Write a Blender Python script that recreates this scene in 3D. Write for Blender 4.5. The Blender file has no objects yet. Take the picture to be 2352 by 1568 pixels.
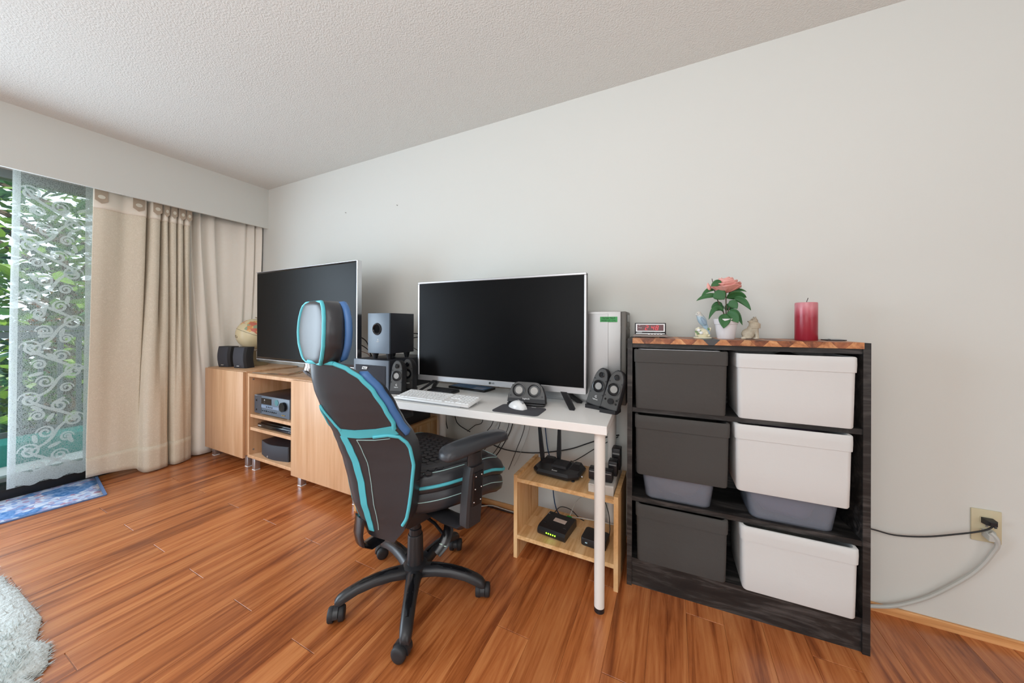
import bpy, bmesh, math, random
from mathutils import Vector, Matrix, Euler
random.seed(7)
PI = math.pi
SC = bpy.context.scene
COL = SC.collection
def srgb(r, g, b, a=1.0):
    f = lambda c: ((c/255)/12.92 if c/255 <= .04045 else (((c/255)+.055)/1.055)**2.4)
    return (f(r), f(g), f(b), a)

# ------------------------------------------------------------------ camera
cam_d = bpy.data.cameras.new('camera'); cam = bpy.data.objects.new('camera', cam_d); COL.objects.link(cam)
cam_d.sensor_fit = 'HORIZONTAL'; cam_d.sensor_width = 36.0
cam_d.lens = 760.88/2352*36.0
cam_d.shift_y = -(784-743.26)/2352
cam_d.clip_start = .02; cam_d.clip_end = 200
YAW, ROLL = .4499, .0033
_f = Vector((-math.sin(YAW), math.cos(YAW), 0)); _r = Vector((math.cos(YAW), math.sin(YAW), 0)); _u = Vector((0, 0, 1))
_r2 = _r*math.cos(ROLL)+_u*math.sin(ROLL); _u2 = _u*math.cos(ROLL)-_r*math.sin(ROLL)
cam.matrix_world = Matrix(((_r2.x, _u2.x, -_f.x, 0), (_r2.y, _u2.y, -_f.y, 0), (_r2.z, _u2.z, -_f.z, 1.12), (0, 0, 0, 1)))
SC.camera = cam

# ------------------------------------------------------------------ world, sun, large lights, exposure
w = bpy.data.worlds.new('sky'); SC.world = w; w.use_nodes = True
bg = w.node_tree.nodes['Background']; bg.inputs[0].default_value = (.80, .90, 1.0, 1); bg.inputs[1].default_value = 2.5
def light(name, kind, loc, rot, energy, color=(1, 1, 1), size=1, size_y=None, angle=None):
    d = bpy.data.lights.new(name, kind); d.energy = energy; d.color = color
    if kind == 'AREA':
        d.size = size
        if size_y: d.shape = 'RECTANGLE'; d.size_y = size_y
    if angle is not None: d.angle = angle
    o = bpy.data.objects.new(name, d); COL.objects.link(o); o.location = loc; o.rotation_euler = rot
    return o
light('sun', 'SUN', (0, 0, 6), (math.radians(8), math.radians(38), 0), 7.0, (1, .95, .86), angle=.01)
light('patio_daylight', 'AREA', (-3.83, -.78, 1.08), (0, math.radians(-90), 0), 104, (.72, .86, 1.0), 1.8, 2.36).data.spread = math.radians(165)
light('room_fill', 'AREA', (-.25, -.75, 2.30), (math.radians(20), 0, 0), 21, (.94, .975, 1.0), 1.5, 1.2)  # soft interior fill, added out of view high behind the camera
light('rear_fill', 'AREA', (-.6, -3.1, 1.45), (math.radians(90), 0, 0), 42, (.93, .97, 1.0), 2.6, 1.5)  # frontal fill added before the rear wall, which has no window
light('front_fill', 'AREA', (3.1, -1.6, 1.30), (0, math.radians(84), 0), 24, (.93, .97, 1.0), 1.3, 2.0)  # side fill added to brighten the curtains; the wall there has no opening
light('ceiling_fill', 'AREA', (.1, -.9, 1.00), (math.radians(188), 0, 0), 46, (.93, .97, 1.0), 1.0, 1.0)  # unseen panel aimed upward, added to lift the ceiling by bounce
vs = SC.view_settings
vs.view_transform = 'Standard'; vs.look = 'None'; vs.gamma = 1.0; vs.use_curve_mapping = False; vs.exposure = -0.17

# ------------------------------------------------------------------ materials
def nt(name):
    m = bpy.data.materials.new(name); m.use_nodes = True
    t = m.node_tree; b = t.nodes['Principled BSDF']
    return m, t, b
def mat(name, col, rough=.5, metal=0.0, spec=.5, bump=None, var=None, sheen=0, coat=0, emit=None, alpha=None, trans=0, ior=1.45):
    m, t, b = nt(name)
    b.inputs['Base Color'].default_value = col; b.inputs['Roughness'].default_value = rough
    b.inputs['Metallic'].default_value = metal; b.inputs['Specular IOR Level'].default_value = spec
    if sheen: b.inputs['Sheen Weight'].default_value = sheen
    if coat: b.inputs['Coat Weight'].default_value = coat
    if trans: b.inputs['Transmission Weight'].default_value = trans; b.inputs['IOR'].default_value = ior
    if alpha is not None: b.inputs['Alpha'].default_value = alpha
    if emit: b.inputs['Emission Color'].default_value = emit[0]; b.inputs['Emission Strength'].default_value = emit[1]
    tc = t.nodes.new('ShaderNodeTexCoord')
    if var:
        n = t.nodes.new('ShaderNodeTexNoise'); n.inputs['Scale'].default_value = var[0]; n.inputs['Detail'].default_value = 4
        t.links.new(tc.outputs['Object'], n.inputs['Vector'])
        mx = t.nodes.new('ShaderNodeMix'); mx.data_type = 'RGBA'
        mx.inputs['A'].default_value = tuple(min(1, c*(1-var[1])) for c in col[:3])+(1,)
        mx.inputs['B'].default_value = tuple(min(1, c*(1+var[1])) for c in col[:3])+(1,)
        t.links.new(n.outputs['Fac'], mx.inputs['Factor']); t.links.new(mx.outputs['Result'], b.inputs['Base Color'])
    if bump:
        n = t.nodes.new('ShaderNodeTexNoise'); n.inputs['Scale'].default_value = bump[0]; n.inputs['Detail'].default_value = 3
        t.links.new(tc.outputs['Object'], n.inputs['Vector'])
        bp = t.nodes.new('ShaderNodeBump'); bp.inputs['Strength'].default_value = bump[1]; bp.inputs['Distance'].default_value = bump[2] if len(bump) > 2 else .002
        t.links.new(n.outputs['Fac'], bp.inputs['Height']); t.links.new(bp.outputs['Normal'], b.inputs['Normal'])
    return m
def wood(name, c0, c1, c2, scale=(1.5, 1.5, 30), rough=.45, dist=1.2, rnd=True, hue=.25, coat=0, bump=.05):
    """streaky wood, grain runs along the axis with the low scale"""
    m, t, b = nt(name); L = t.links
    tc = t.nodes.new('ShaderNodeTexCoord'); mp = t.nodes.new('ShaderNodeMapping'); mp.inputs['Scale'].default_value = scale
    vec = tc.outputs['Object']
    oi = t.nodes.new('ShaderNodeObjectInfo')
    if rnd:
        mul = t.nodes.new('ShaderNodeVectorMath'); mul.operation = 'MULTIPLY_ADD'
        cmb = t.nodes.new('ShaderNodeCombineXYZ')
        for i in range(3): L.new(oi.outputs['Random'], cmb.inputs[i])
        L.new(cmb.outputs[0], mul.inputs[0]); mul.inputs[1].default_value = (37, 53, 71); L.new(vec, mul.inputs[2]); vec = mul.outputs[0]
    L.new(vec, mp.inputs['Vector'])
    n1 = t.nodes.new('ShaderNodeTexNoise'); n1.inputs['Scale'].default_value = 1; n1.inputs['Detail'].default_value = 5; n1.inputs['Roughness'].default_value = .62; n1.inputs['Distortion'].default_value = dist
    n2 = t.nodes.new('ShaderNodeTexNoise'); n2.inputs['Scale'].default_value = 4.5; n2.inputs['Detail'].default_value = 6; n2.inputs['Roughness'].default_value = .7
    L.new(mp.outputs[0], n1.inputs['Vector']); L.new(mp.outputs[0], n2.inputs['Vector'])
    r = t.nodes.new('ShaderNodeValToRGB'); e = r.color_ramp.elements
    e[0].position = .33; e[0].color = c0; e[1].position = .66; e[1].color = c2
    k = r.color_ramp.elements.new(.49); k.color = c1
    ad = t.nodes.new('ShaderNodeMath'); ad.operation = 'MULTIPLY_ADD'; ad.inputs[1].default_value = .35
    L.new(n2.outputs['Fac'], ad.inputs[0]); sb = t.nodes.new('ShaderNodeMath'); sb.operation = 'MULTIPLY_ADD'; sb.inputs[1].default_value = 1; sb.inputs[2].default_value = -.175
    L.new(n1.outputs['Fac'], sb.inputs[0]); L.new(sb.outputs[0], ad.inputs[2]); L.new(ad.outputs[0], r.inputs['Fac'])
    hv = t.nodes.new('ShaderNodeHueSaturation')
    mr = t.nodes.new('ShaderNodeMapRange'); mr.inputs['To Min'].default_value = 1-hue; mr.inputs['To Max'].default_value = 1+hue
    L.new(oi.outputs['Random'], mr.inputs['Value']); L.new(mr.outputs[0], hv.inputs['Value']); L.new(r.outputs[0], hv.inputs['Color'])
    L.new(hv.outputs[0], b.inputs['Base Color']); b.inputs['Roughness'].default_value = rough
    if coat: b.inputs['Coat Weight'].default_value = coat; b.inputs['Coat Roughness'].default_value = .25
    if bump:
        bp = t.nodes.new('ShaderNodeBump'); bp.inputs['Strength'].default_value = bump; bp.inputs['Distance'].default_value = .002
        L.new(n2.outputs['Fac'], bp.inputs['Height']); L.new(bp.outputs[0], b.inputs['Normal'])
    return m

M = {}
M['wall'] = mat('wall_paint', srgb(217, 218, 213), .75, spec=.25, bump=(220, .06), var=(1.5, .012))
M['ceil'] = mat('ceiling_popcorn', srgb(224, 224, 219), .9, spec=.1, bump=(150, .55, .008), var=(150, .05))
M['floor_base'] = mat('floor_joint', srgb(186, 128, 88), .5)
M['plank'] = wood('laminate_plank', srgb(128, 64, 29), srgb(178, 102, 54), srgb(203, 129, 76), (18, 1.0, 18), .27, 1.1, True, .07, coat=.25, bump=.02)
M['baseboard'] = wood('light_base_wood', srgb(176, 118, 66), srgb(204, 146, 92), srgb(222, 170, 116), (1.2, 20, 20), .5)
M['beech'] = wood('beech_veneer', srgb(206, 157, 115), srgb(218, 172, 131), srgb(227, 185, 146), (16, 16, .8), .42, .5, True, .03, bump=.01)
M['pine'] = wood('raw_pine', srgb(206, 154, 98), srgb(227, 181, 126), srgb(238, 200, 148), (20, 1.4, 20), .6, 1.6, True, .05)
M['pine_v'] = wood('raw_pine_upright', srgb(202, 148, 92), srgb(226, 178, 122), srgb(237, 198, 146), (3, 22, 1.6), .6, 1.6, True, .05)
M['black_wood'] = wood('black_brown_wood', srgb(20, 18, 18), srgb(34, 32, 31), srgb(72, 68, 66), (2.4, 16, 16), .5, 2.4, True, .06)
M['acacia'] = wood('acacia_block', srgb(96, 50, 30), srgb(158, 92, 56), srgb(205, 146, 96), (18, 6, 18), .4, 1.2, True, .35)
M['acacia_light'] = wood('pale_acacia_block', srgb(140, 84, 50), srgb(190, 126, 80), srgb(216, 164, 114), (18, 6, 18), .4, 1.2, True, .15)
M['acacia_dark'] = wood('dark_acacia_block', srgb(84, 44, 28), srgb(132, 76, 48), srgb(168, 104, 66), (18, 6, 18), .4, 1.2, True, .15)
M['grey_block'] = mat('grey_block', srgb(72, 72, 74), .5, var=(40, .2))
M['white_lam'] = mat('white_laminate', srgb(248, 246, 243), .30, spec=.5)
M['white_paint'] = mat('white_powder_coat', srgb(238, 233, 226), .35)
M['chrome'] = mat('chrome', srgb(215, 215, 218), .14, 1.0)
M['black_pl'] = mat('black_plastic', srgb(30, 30, 33), .38, bump=(500, .05))
M['black_mat'] = mat('matt_black_plastic', srgb(38, 38, 41), .6, bump=(700, .1))
M['black_gloss'] = mat('gloss_black', srgb(14, 14, 16), .12)
M['screen'] = mat('switched_off_screen', srgb(13, 13, 14), .3, spec=.1)
M['silver'] = mat('brushed_silver', srgb(196, 196, 198), .34, .75)
M['silver_pl'] = mat('silver_plastic', srgb(150, 150, 150), .4, .3)
M['cone'] = mat('speaker_cone', srgb(150, 147, 143), .45, .5)
M['satin_black'] = mat('satin_black_cabinet', srgb(42, 44, 50), .34, bump=(300, .06))
M['grille'] = mat('grille_cloth', srgb(44, 45, 52), .85, bump=(900, .4, .001))
M['slate'] = mat('slate_speaker_grille', srgb(60, 61, 68), .7, bump=(900, .3, .001))
M['white_print'] = mat('white_print', srgb(240, 240, 240), .5)
M['grey_print'] = mat('grey_print', srgb(150, 150, 152), .5)
M['dark_print'] = mat('dark_print', srgb(30, 40, 34), .6)
M['leather'] = mat('black_leatherette', srgb(53, 55, 60), .36, spec=.5, bump=(420, .18, .0012))
M['leather_hex'] = mat('black_leatherette_quilt', srgb(46, 45, 48), .5, bump=(420, .18, .0012))
M['cyan'] = mat('turquoise_piping', srgb(84, 190, 205), .55, bump=(600, .1, .001))
M['stitch'] = mat('pale_stitching', srgb(170, 205, 205), .7)
M['chair_pl'] = mat('chair_black_nylon', srgb(40, 40, 43), .36, bump=(650, .1, .001))
M['chair_gloss'] = mat('chair_gloss_black', srgb(22, 22, 25), .2)
M['lever_mark'] = mat('pale_green_mark', srgb(200, 228, 215), .5)
M['fabric_dark'] = mat('charcoal_fabric', srgb(78, 76, 74), .9, spec=.15, bump=(38, .25, .006), var=(9, .06))
M['fabric_white'] = mat('white_fabric', srgb(214, 213, 211), .9, spec=.15, bump=(30, .16, .005), var=(9, .015))
M['tub'] = mat('cloudy_plastic', srgb(150, 158, 172), .25, alpha=.42, spec=.5)
M['tub_white'] = mat('white_plastic_rim', srgb(235, 235, 235), .35)
M['tub_grey'] = mat('grey_plastic', srgb(140, 148, 154), .4)
M['orange_pl'] = mat('orange_plastic', srgb(190, 84, 46), .45)
M['purple_cloth'] = mat('mauve_cloth', srgb(120, 100, 126), .9, bump=(40, .5, .006))
M['brown_cloth'] = mat('brown_mixed_cloth', srgb(118, 96, 86), .9, bump=(40, .5, .006), var=(14, .3))
M['red_pl'] = mat('red_plastic', srgb(150, 32, 36), .5)
M['grey_pl'] = mat('grey_plastic_case', srgb(128, 126, 122), .5)
M['pc_silver'] = mat('silver_case_steel', srgb(178, 178, 178), .36, .55)
M['pc_front'] = mat('taupe_bezel', srgb(96, 92, 86), .45)
M['green_tape'] = mat('green_tape', srgb(70, 168, 96), .6)
M['pad'] = mat('mouse_pad_cloth', srgb(74, 74, 80), .9, bump=(900, .2, .001))
M['white_pl'] = mat('white_plastic', srgb(240, 240, 240), .35)
M['mouse'] = mat('white_gloss_plastic', srgb(236, 236, 236), .16)
M['tablet'] = mat('tablet_screen_photo', srgb(96, 146, 200), .15, var=(16, .5))
M['tablet_light'] = mat('tablet_window', srgb(190, 205, 235), .2)
M['outlet'] = mat('almond_plastic', srgb(206, 196, 164), .4)
M['grey_cable'] = mat('grey_cable', srgb(190, 190, 184), .5)
M['white_cable'] = mat('white_cable', srgb(214, 208, 200), .5)
M['black_cable'] = mat('black_cable', srgb(26, 26, 28), .5)
M['blue_cable'] = mat('blue_cable', srgb(26, 66, 110), .5)
M['copper'] = mat('copper_brown_wire', srgb(120, 66, 44), .45)
M['power'] = mat('beige_grey_plastic', srgb(206, 200, 192), .5)
M['led_green'] = mat('green_led', srgb(150, 255, 60), .4, emit=(srgb(140, 255, 40), 6.0))
M['green_glow_pl'] = mat('green_connector', srgb(30, 190, 60), .4)
M['led_red'] = mat('red_led_segment', srgb(255, 80, 84), .4, emit=(srgb(255, 74, 84), .7))
M['clock_win'] = mat('smoked_red_window', srgb(96, 50, 54), .25)
M['clock_base'] = mat('taupe_plastic', srgb(140, 130, 124), .5)
M['pot'] = mat('white_pot', srgb(228, 224, 226), .4)
M['soil'] = mat('dark_soil', srgb(60, 46, 36), .9)
M['stem'] = mat('brown_stem', srgb(84, 70, 56), .7)
M['petal'] = mat('pink_peach_petal', srgb(242, 178, 168), .6, var=(26, .14))
M['candle_top'] = mat('candle_pink_wax', srgb(205, 122, 132), .5)
M['wick'] = mat('wick', srgb(70, 50, 46), .9)
M['porcelain'] = mat('cream_porcelain', srgb(232, 224, 196), .3, var=(60, .1))
M['porc_green'] = mat('green_glaze', srgb(120, 150, 100), .35)
M['rope_white'] = mat('off_white_concrete', srgb(214, 212, 210), .9, var=(6, .08))
M['frame_alu'] = mat('door_aluminium', srgb(140, 148, 146), .4, .5)
M['thresh'] = mat('black_threshold', srgb(28, 29, 31), .45)
M['rail'] = mat('dark_grey_railing', srgb(104, 110, 112), .5)
M['teal'] = mat('teal_tarp', srgb(14, 140, 130), .7, bump=(14, .4, .02))
M['bark'] = mat('tree_bark', srgb(84, 70, 58), .9, bump=(30, .6, .02))
M['cream_curtain_band'] = mat('cream_band', srgb(240, 232, 218), .85, bump=(60, .1))
M['ring'] = mat('cream_grommet', srgb(226, 220, 204), .5)
M['tab'] = mat('taupe_tab', srgb(186, 168, 148), .8)
M['tan'] = mat('tan_base_wood', srgb(150, 128, 92), .5)
M['nail'] = mat('wall_nail', srgb(120, 110, 104), .5, .4)
M['label_paper'] = mat('paper_label', srgb(214, 200, 190), .7, var=(120, .1))
M['blue_face'] = mat('blue_grey_faceplate', srgb(92, 106, 120), .35)
M['dark_face'] = mat('dark_faceplate', srgb(60, 62, 70), .4)
M['teal_dial'] = mat('teal_dial', srgb(70, 128, 134), .4)
M['gold'] = mat('gold_jack', srgb(214, 180, 110), .3, .8)
M['sat_grey'] = mat('satellite_face', srgb(70, 69, 68), .42, bump=(600, .05))

def cloth_mat(name, c, c2, trans=.25, patt=True, scale=42):
    m, t, b = nt(name); L = t.links
    tc = t.nodes.new('ShaderNodeTexCoord')
    n = t.nodes.new('ShaderNodeTexNoise'); n.inputs['Scale'].default_value = scale; n.inputs['Detail'].default_value = 1.5; n.inputs['Distortion'].default_value = 2.6
    L.new(tc.outputs['Object'], n.inputs['Vector'])
    r = t.nodes.new('ShaderNodeValToRGB'); e = r.color_ramp.elements
    e[0].position = .44; e[0].color = c; e[1].position = .5; e[1].color = c2
    k = r.color_ramp.elements.new(.56); k.color = c
    L.new(n.outputs['Fac'], r.inputs['Fac']); L.new(r.outputs[0], b.inputs['Base Color'])
    b.inputs['Roughness'].default_value = .62 if patt else .85; b.inputs['Sheen Weight'].default_value = .15; b.inputs['Specular IOR Level'].default_value = .3
    tr = t.nodes.new('ShaderNodeBsdfTranslucent'); L.new(r.outputs[0], tr.inputs['Color'])
    mx = t.nodes.new('ShaderNodeMixShader'); mx.inputs[0].default_value = trans
    out = t.nodes['Material Output']; L.new(b.outputs[0], mx.inputs[1]); L.new(tr.outputs[0], mx.inputs[2]); L.new(mx.outputs[0], out.inputs['Surface'])
    return m
M['damask'] = cloth_mat('beige_damask', srgb(224, 213, 193), srgb(237, 227, 209), .04)
M['cream_cloth'] = cloth_mat('cream_lining', srgb(252, 245, 234), srgb(253, 247, 237), .08, False, 12)
def lace_mat(name, lo, hi, scale):
    m, t, b = nt(name); L = t.links
    tc = t.nodes.new('ShaderNodeTexCoord')
    v = t.nodes.new('ShaderNodeTexVoronoi'); v.feature = 'DISTANCE_TO_EDGE'; v.inputs['Scale'].default_value = scale
    L.new(tc.outputs['Object'], v.inputs['Vector'])
    mr = t.nodes.new('ShaderNodeMapRange'); mr.inputs['From Min'].default_value = .05; mr.inputs['From Max'].default_value = .32; mr.inputs['To Min'].default_value = hi; mr.inputs['To Max'].default_value = lo
    L.new(v.outputs['Distance'], mr.inputs['Value'])
    d = t.nodes.new('ShaderNodeBsdfDiffuse'); d.inputs[0].default_value = srgb(238, 244, 244)
    tr = t.nodes.new('ShaderNodeBsdfTranslucent'); tr.inputs[0].default_value = srgb(238, 244, 244)
    m1 = t.nodes.new('ShaderNodeMixShader'); m1.inputs[0].default_value = .6; L.new(d.outputs[0], m1.inputs[1]); L.new(tr.outputs[0], m1.inputs[2])
    tp = t.nodes.new('ShaderNodeBsdfTransparent')
    m2 = t.nodes.new('ShaderNodeMixShader'); L.new(mr.outputs[0], m2.inputs[0]); L.new(tp.outputs[0], m2.inputs[1]); L.new(m1.outputs[0], m2.inputs[2])
    L.new(m2.outputs[0], t.nodes['Material Output'].inputs['Surface'])
    return m
M['lace'] = lace_mat('lace_net', .12, .46, 110)
M['lace_dense'] = lace_mat('lace_solid', .62, .85, 120)
def glass_mat():
    m, t, b = nt('door_glass'); L = t.links
    tp = t.nodes.new('ShaderNodeBsdfTransparent'); tp.inputs[0].default_value = (.93, .97, .96, 1)
    g = t.nodes.new('ShaderNodeBsdfGlossy'); g.inputs['Roughness'].default_value = .02
    fr = t.nodes.new('ShaderNodeFresnel'); fr.inputs[0].default_value = 1.45
    mx = t.nodes.new('ShaderNodeMixShader'); L.new(fr.outputs[0], mx.inputs[0]); L.new(tp.outputs[0], mx.inputs[1]); L.new(g.outputs[0], mx.inputs[2])
    L.new(mx.outputs[0], t.nodes['Material Output'].inputs['Surface']); return m
M['glass'] = glass_mat()
def leaf_mat(name, c1, c2, trans=.4, rough=.45):
    m, t, b = nt(name); L = t.links
    tc = t.nodes.new('ShaderNodeTexCoord'); n = t.nodes.new('ShaderNodeTexNoise'); n.inputs['Scale'].default_value = 2.2; n.inputs['Detail'].default_value = 4
    L.new(tc.outputs['Object'], n.inputs['Vector'])
    r = t.nodes.new('ShaderNodeValToRGB'); e = r.color_ramp.elements; e[0].position = .38; e[0].color = c1; e[1].position = .62; e[1].color = c2
    L.new(n.outputs['Fac'], r.inputs[0]); L.new(r.outputs[0], b.inputs['Base Color']); b.inputs['Roughness'].default_value = rough
    tr = t.nodes.new('ShaderNodeBsdfTranslucent'); L.new(r.outputs[0], tr.inputs[0])
    mx = t.nodes.new('ShaderNodeMixShader'); mx.inputs[0].default_value = trans
    L.new(b.outputs[0], mx.inputs[1]); L.new(tr.outputs[0], mx.inputs[2]); L.new(mx.outputs[0], t.nodes['Material Output'].inputs['Surface']); return m
M['leaf_a'] = leaf_mat('tree_leaf_green', srgb(46, 92, 40), srgb(128, 160, 62))
M['leaf_b'] = leaf_mat('tree_leaf_bluegreen', srgb(28, 70, 66), srgb(84, 128, 84))
M['leaf_c'] = leaf_mat('tree_leaf_autumn', srgb(150, 120, 50), srgb(196, 120, 90))
M['rose_leaf'] = leaf_mat('rose_leaf_green', srgb(44, 92, 52), srgb(66, 126, 66), .12, .5)
def rug_mat():
    m, t, b = nt('blue_persian_rug'); L = t.links
    tc = t.nodes.new('ShaderNodeTexCoord')
    n1 = t.nodes.new('ShaderNodeTexNoise'); n1.inputs['Scale'].default_value = 5.2; n1.inputs['Detail'].default_value = 2; n1.inputs['Distortion'].default_value = .6
    n2 = t.nodes.new('ShaderNodeTexNoise'); n2.inputs['Scale'].default_value = 60; n2.inputs['Detail'].default_value = 3
    n3 = t.nodes.new('ShaderNodeTexVoronoi'); n3.inputs['Scale'].default_value = 46
    for n in (n1, n2, n3): L.new(tc.outputs['Object'], n.inputs['Vector'])
    r1 = t.nodes.new('ShaderNodeValToRGB'); e = r1.color_ramp.elements; e[0].position = .40; e[0].color = (0, 0, 0, 1); e[1].position = .44; e[1].color = (1, 1, 1, 1)
    L.new(n1.outputs['Fac'], r1.inputs[0])
    ra = t.nodes.new('ShaderNodeValToRGB'); e = ra.color_ramp.elements; e[0].position = .35; e[0].color = srgb(70, 118, 176); e[1].position = .7; e[1].color = srgb(130, 165, 212); L.new(n2.outputs['Fac'], ra.inputs[0])
    rb = t.nodes.new('ShaderNodeValToRGB'); e = rb.color_ramp.elements; e[0].position = .1; e[0].color = srgb(186, 136, 152); e[1].position = .75; e[1].color = srgb(214, 222, 236)
    k = rb.color_ramp.elements.new(.35); k.color = srgb(140, 166, 212)
    L.new(n3.outputs['Color'], rb.inputs[0])
    mx = t.nodes.new('ShaderNodeMix'); mx.data_type = 'RGBA'; L.new(r1.outputs[0], mx.inputs['Factor']); L.new(ra.outputs[0], mx.inputs['A']); L.new(rb.outputs[0], mx.inputs['B'])
    L.new(mx.outputs['Result'], b.inputs['Base Color']); b.inputs['Roughness'].default_value = .9; b.inputs['Specular IOR Level'].default_value = .1
    bp = t.nodes.new('ShaderNodeBump'); bp.inputs['Strength'].default_value = .3; bp.inputs['Distance'].default_value = .003; L.new(n2.outputs['Fac'], bp.inputs['Height']); L.new(bp.outputs[0], b.inputs['Normal'])
    return m
M['rug'] = rug_mat()
M['rug_edge'] = mat('blue_rug_binding', srgb(98, 126, 172), .9, var=(60, .2))
M['fluffy'] = mat('white_fluffy_pile', srgb(216, 222, 220), .95, spec=.1, bump=(60, .8, .01), var=(9, .05))
def globe_mat():
    m, t, b = nt('cream_globe_map'); L = t.links
    tc = t.nodes.new('ShaderNodeTexCoord')
    n = t.nodes.new('ShaderNodeTexNoise'); n.inputs['Scale'].default_value = 11; n.inputs['Detail'].default_value = 5; L.new(tc.outputs['Object'], n.inputs['Vector'])
    v = t.nodes.new('ShaderNodeTexVoronoi'); v.inputs['Scale'].default_value = 34; L.new(tc.outputs['Object'], v.inputs['Vector'])
    sep = t.nodes.new('ShaderNodeSeparateXYZ'); L.new(tc.outputs['Object'], sep.inputs[0])
    ad = t.nodes.new('ShaderNodeMath'); ad.operation = 'MULTIPLY_ADD'; ad.inputs[1].default_value = 1.05; L.new(sep.outputs['Z'], ad.inputs[0]); L.new(n.outputs['Fac'], ad.inputs[2])
    gt = t.nodes.new('ShaderNodeMath'); gt.operation = 'GREATER_THAN'; gt.inputs[1].default_value = .565; L.new(ad.outputs[0], gt.inputs[0])
    r = t.nodes.new('ShaderNodeValToRGB'); r.color_ramp.interpolation = 'CONSTANT'; e = r.color_ramp.elements
    e[0].position = 0; e[0].color = srgb(222, 150, 98); e[1].position = .3; e[1].color = srgb(214, 120, 100)
    for p, c in ((.5, srgb(160, 172, 140)), (.62, srgb(232, 186, 120)), (.8, srgb(222, 150, 98))): k = r.color_ramp.elements.new(p); k.color = c
    L.new(v.outputs['Color'], r.inputs[0])
    mx = t.nodes.new('ShaderNodeMix'); mx.data_type = 'RGBA'; mx.inputs['A'].default_value = srgb(228, 212, 172); L.new(r.outputs[0], mx.inputs['B']); L.new(gt.outputs[0], mx.inputs['Factor'])
    L.new(mx.outputs['Result'], b.inputs['Base Color']); b.inputs['Roughness'].default_value = .25; return m
M['globe'] = globe_mat()
def ramp_z(name, stops, rough=.4, noise=None, axis='Z', lo=0, hi=1):
    """own colour by height on the thing itself (glaze, layered wax)"""
    m, t, b = nt(name); L = t.links
    tc = t.nodes.new('ShaderNodeTexCoord'); sep = t.nodes.new('ShaderNodeSeparateXYZ'); L.new(tc.outputs['Object'], sep.inputs[0])
    mr = t.nodes.new('ShaderNodeMapRange'); mr.inputs['From Min'].default_value = lo; mr.inputs['From Max'].default_value = hi; L.new(sep.outputs[axis], mr.inputs['Value'])
    src = mr.outputs[0]
    if noise:
        n = t.nodes.new('ShaderNodeTexNoise'); n.inputs['Scale'].default_value = 1; mp = t.nodes.new('ShaderNodeMapping'); mp.inputs['Scale'].default_value = noise[0]
        L.new(tc.outputs['Object'], mp.inputs[0]); L.new(mp.outputs[0], n.inputs['Vector']); n.inputs['Detail'].default_value = 3
        ad = t.nodes.new('ShaderNodeMath'); ad.operation = 'MULTIPLY_ADD'; ad.inputs[1].default_value = noise[1]; L.new(n.outputs['Fac'], ad.inputs[0]); L.new(src, ad.inputs[2])
        s2 = t.nodes.new('ShaderNodeMath'); s2.operation = 'SUBTRACT'; s2.inputs[1].default_value = noise[1]*.5; L.new(ad.outputs[0], s2.inputs[0]); src = s2.outputs[0]
    r = t.nodes.new('ShaderNodeValToRGB'); e = r.color_ramp.elements
    e[0].position = stops[0][0]; e[0].color = stops[0][1]; e[1].position = stops[-1][0]; e[1].color = stops[-1][1]
    for p, c in stops[1:-1]: k = r.color_ramp.elements.new(p); k.color = c
    L.new(src, r.inputs[0]); L.new(r.outputs[0], b.inputs['Base Color']); b.inputs['Roughness'].default_value = rough; return m
M['candle'] = ramp_z('layered_red_wax', [(0, srgb(150, 30, 48)), (.62, srgb(158, 40, 56)), (.78, srgb(192, 96, 108)), (.9, srgb(206, 130, 138))], .3, ((70, 70, 6), .5), 'Z', 0, .145)
M['bird'] = ramp_z('blue_grey_glaze', [(0, srgb(150, 176, 196)), (.55, srgb(160, 186, 202)), (.8, srgb(170, 190, 200)), (.92, srgb(206, 200, 190))], .35, ((160, 160, 160), .35), 'Z', 0, .115)
M['wolf'] = ramp_z('grey_cream_stone', [(0, srgb(206, 196, 176)), (.4, srgb(176, 164, 144)), (.7, srgb(190, 178, 156)), (1, srgb(150, 140, 124))], .6, ((120, 120, 160), .5), 'Z', 0, .09)

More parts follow.
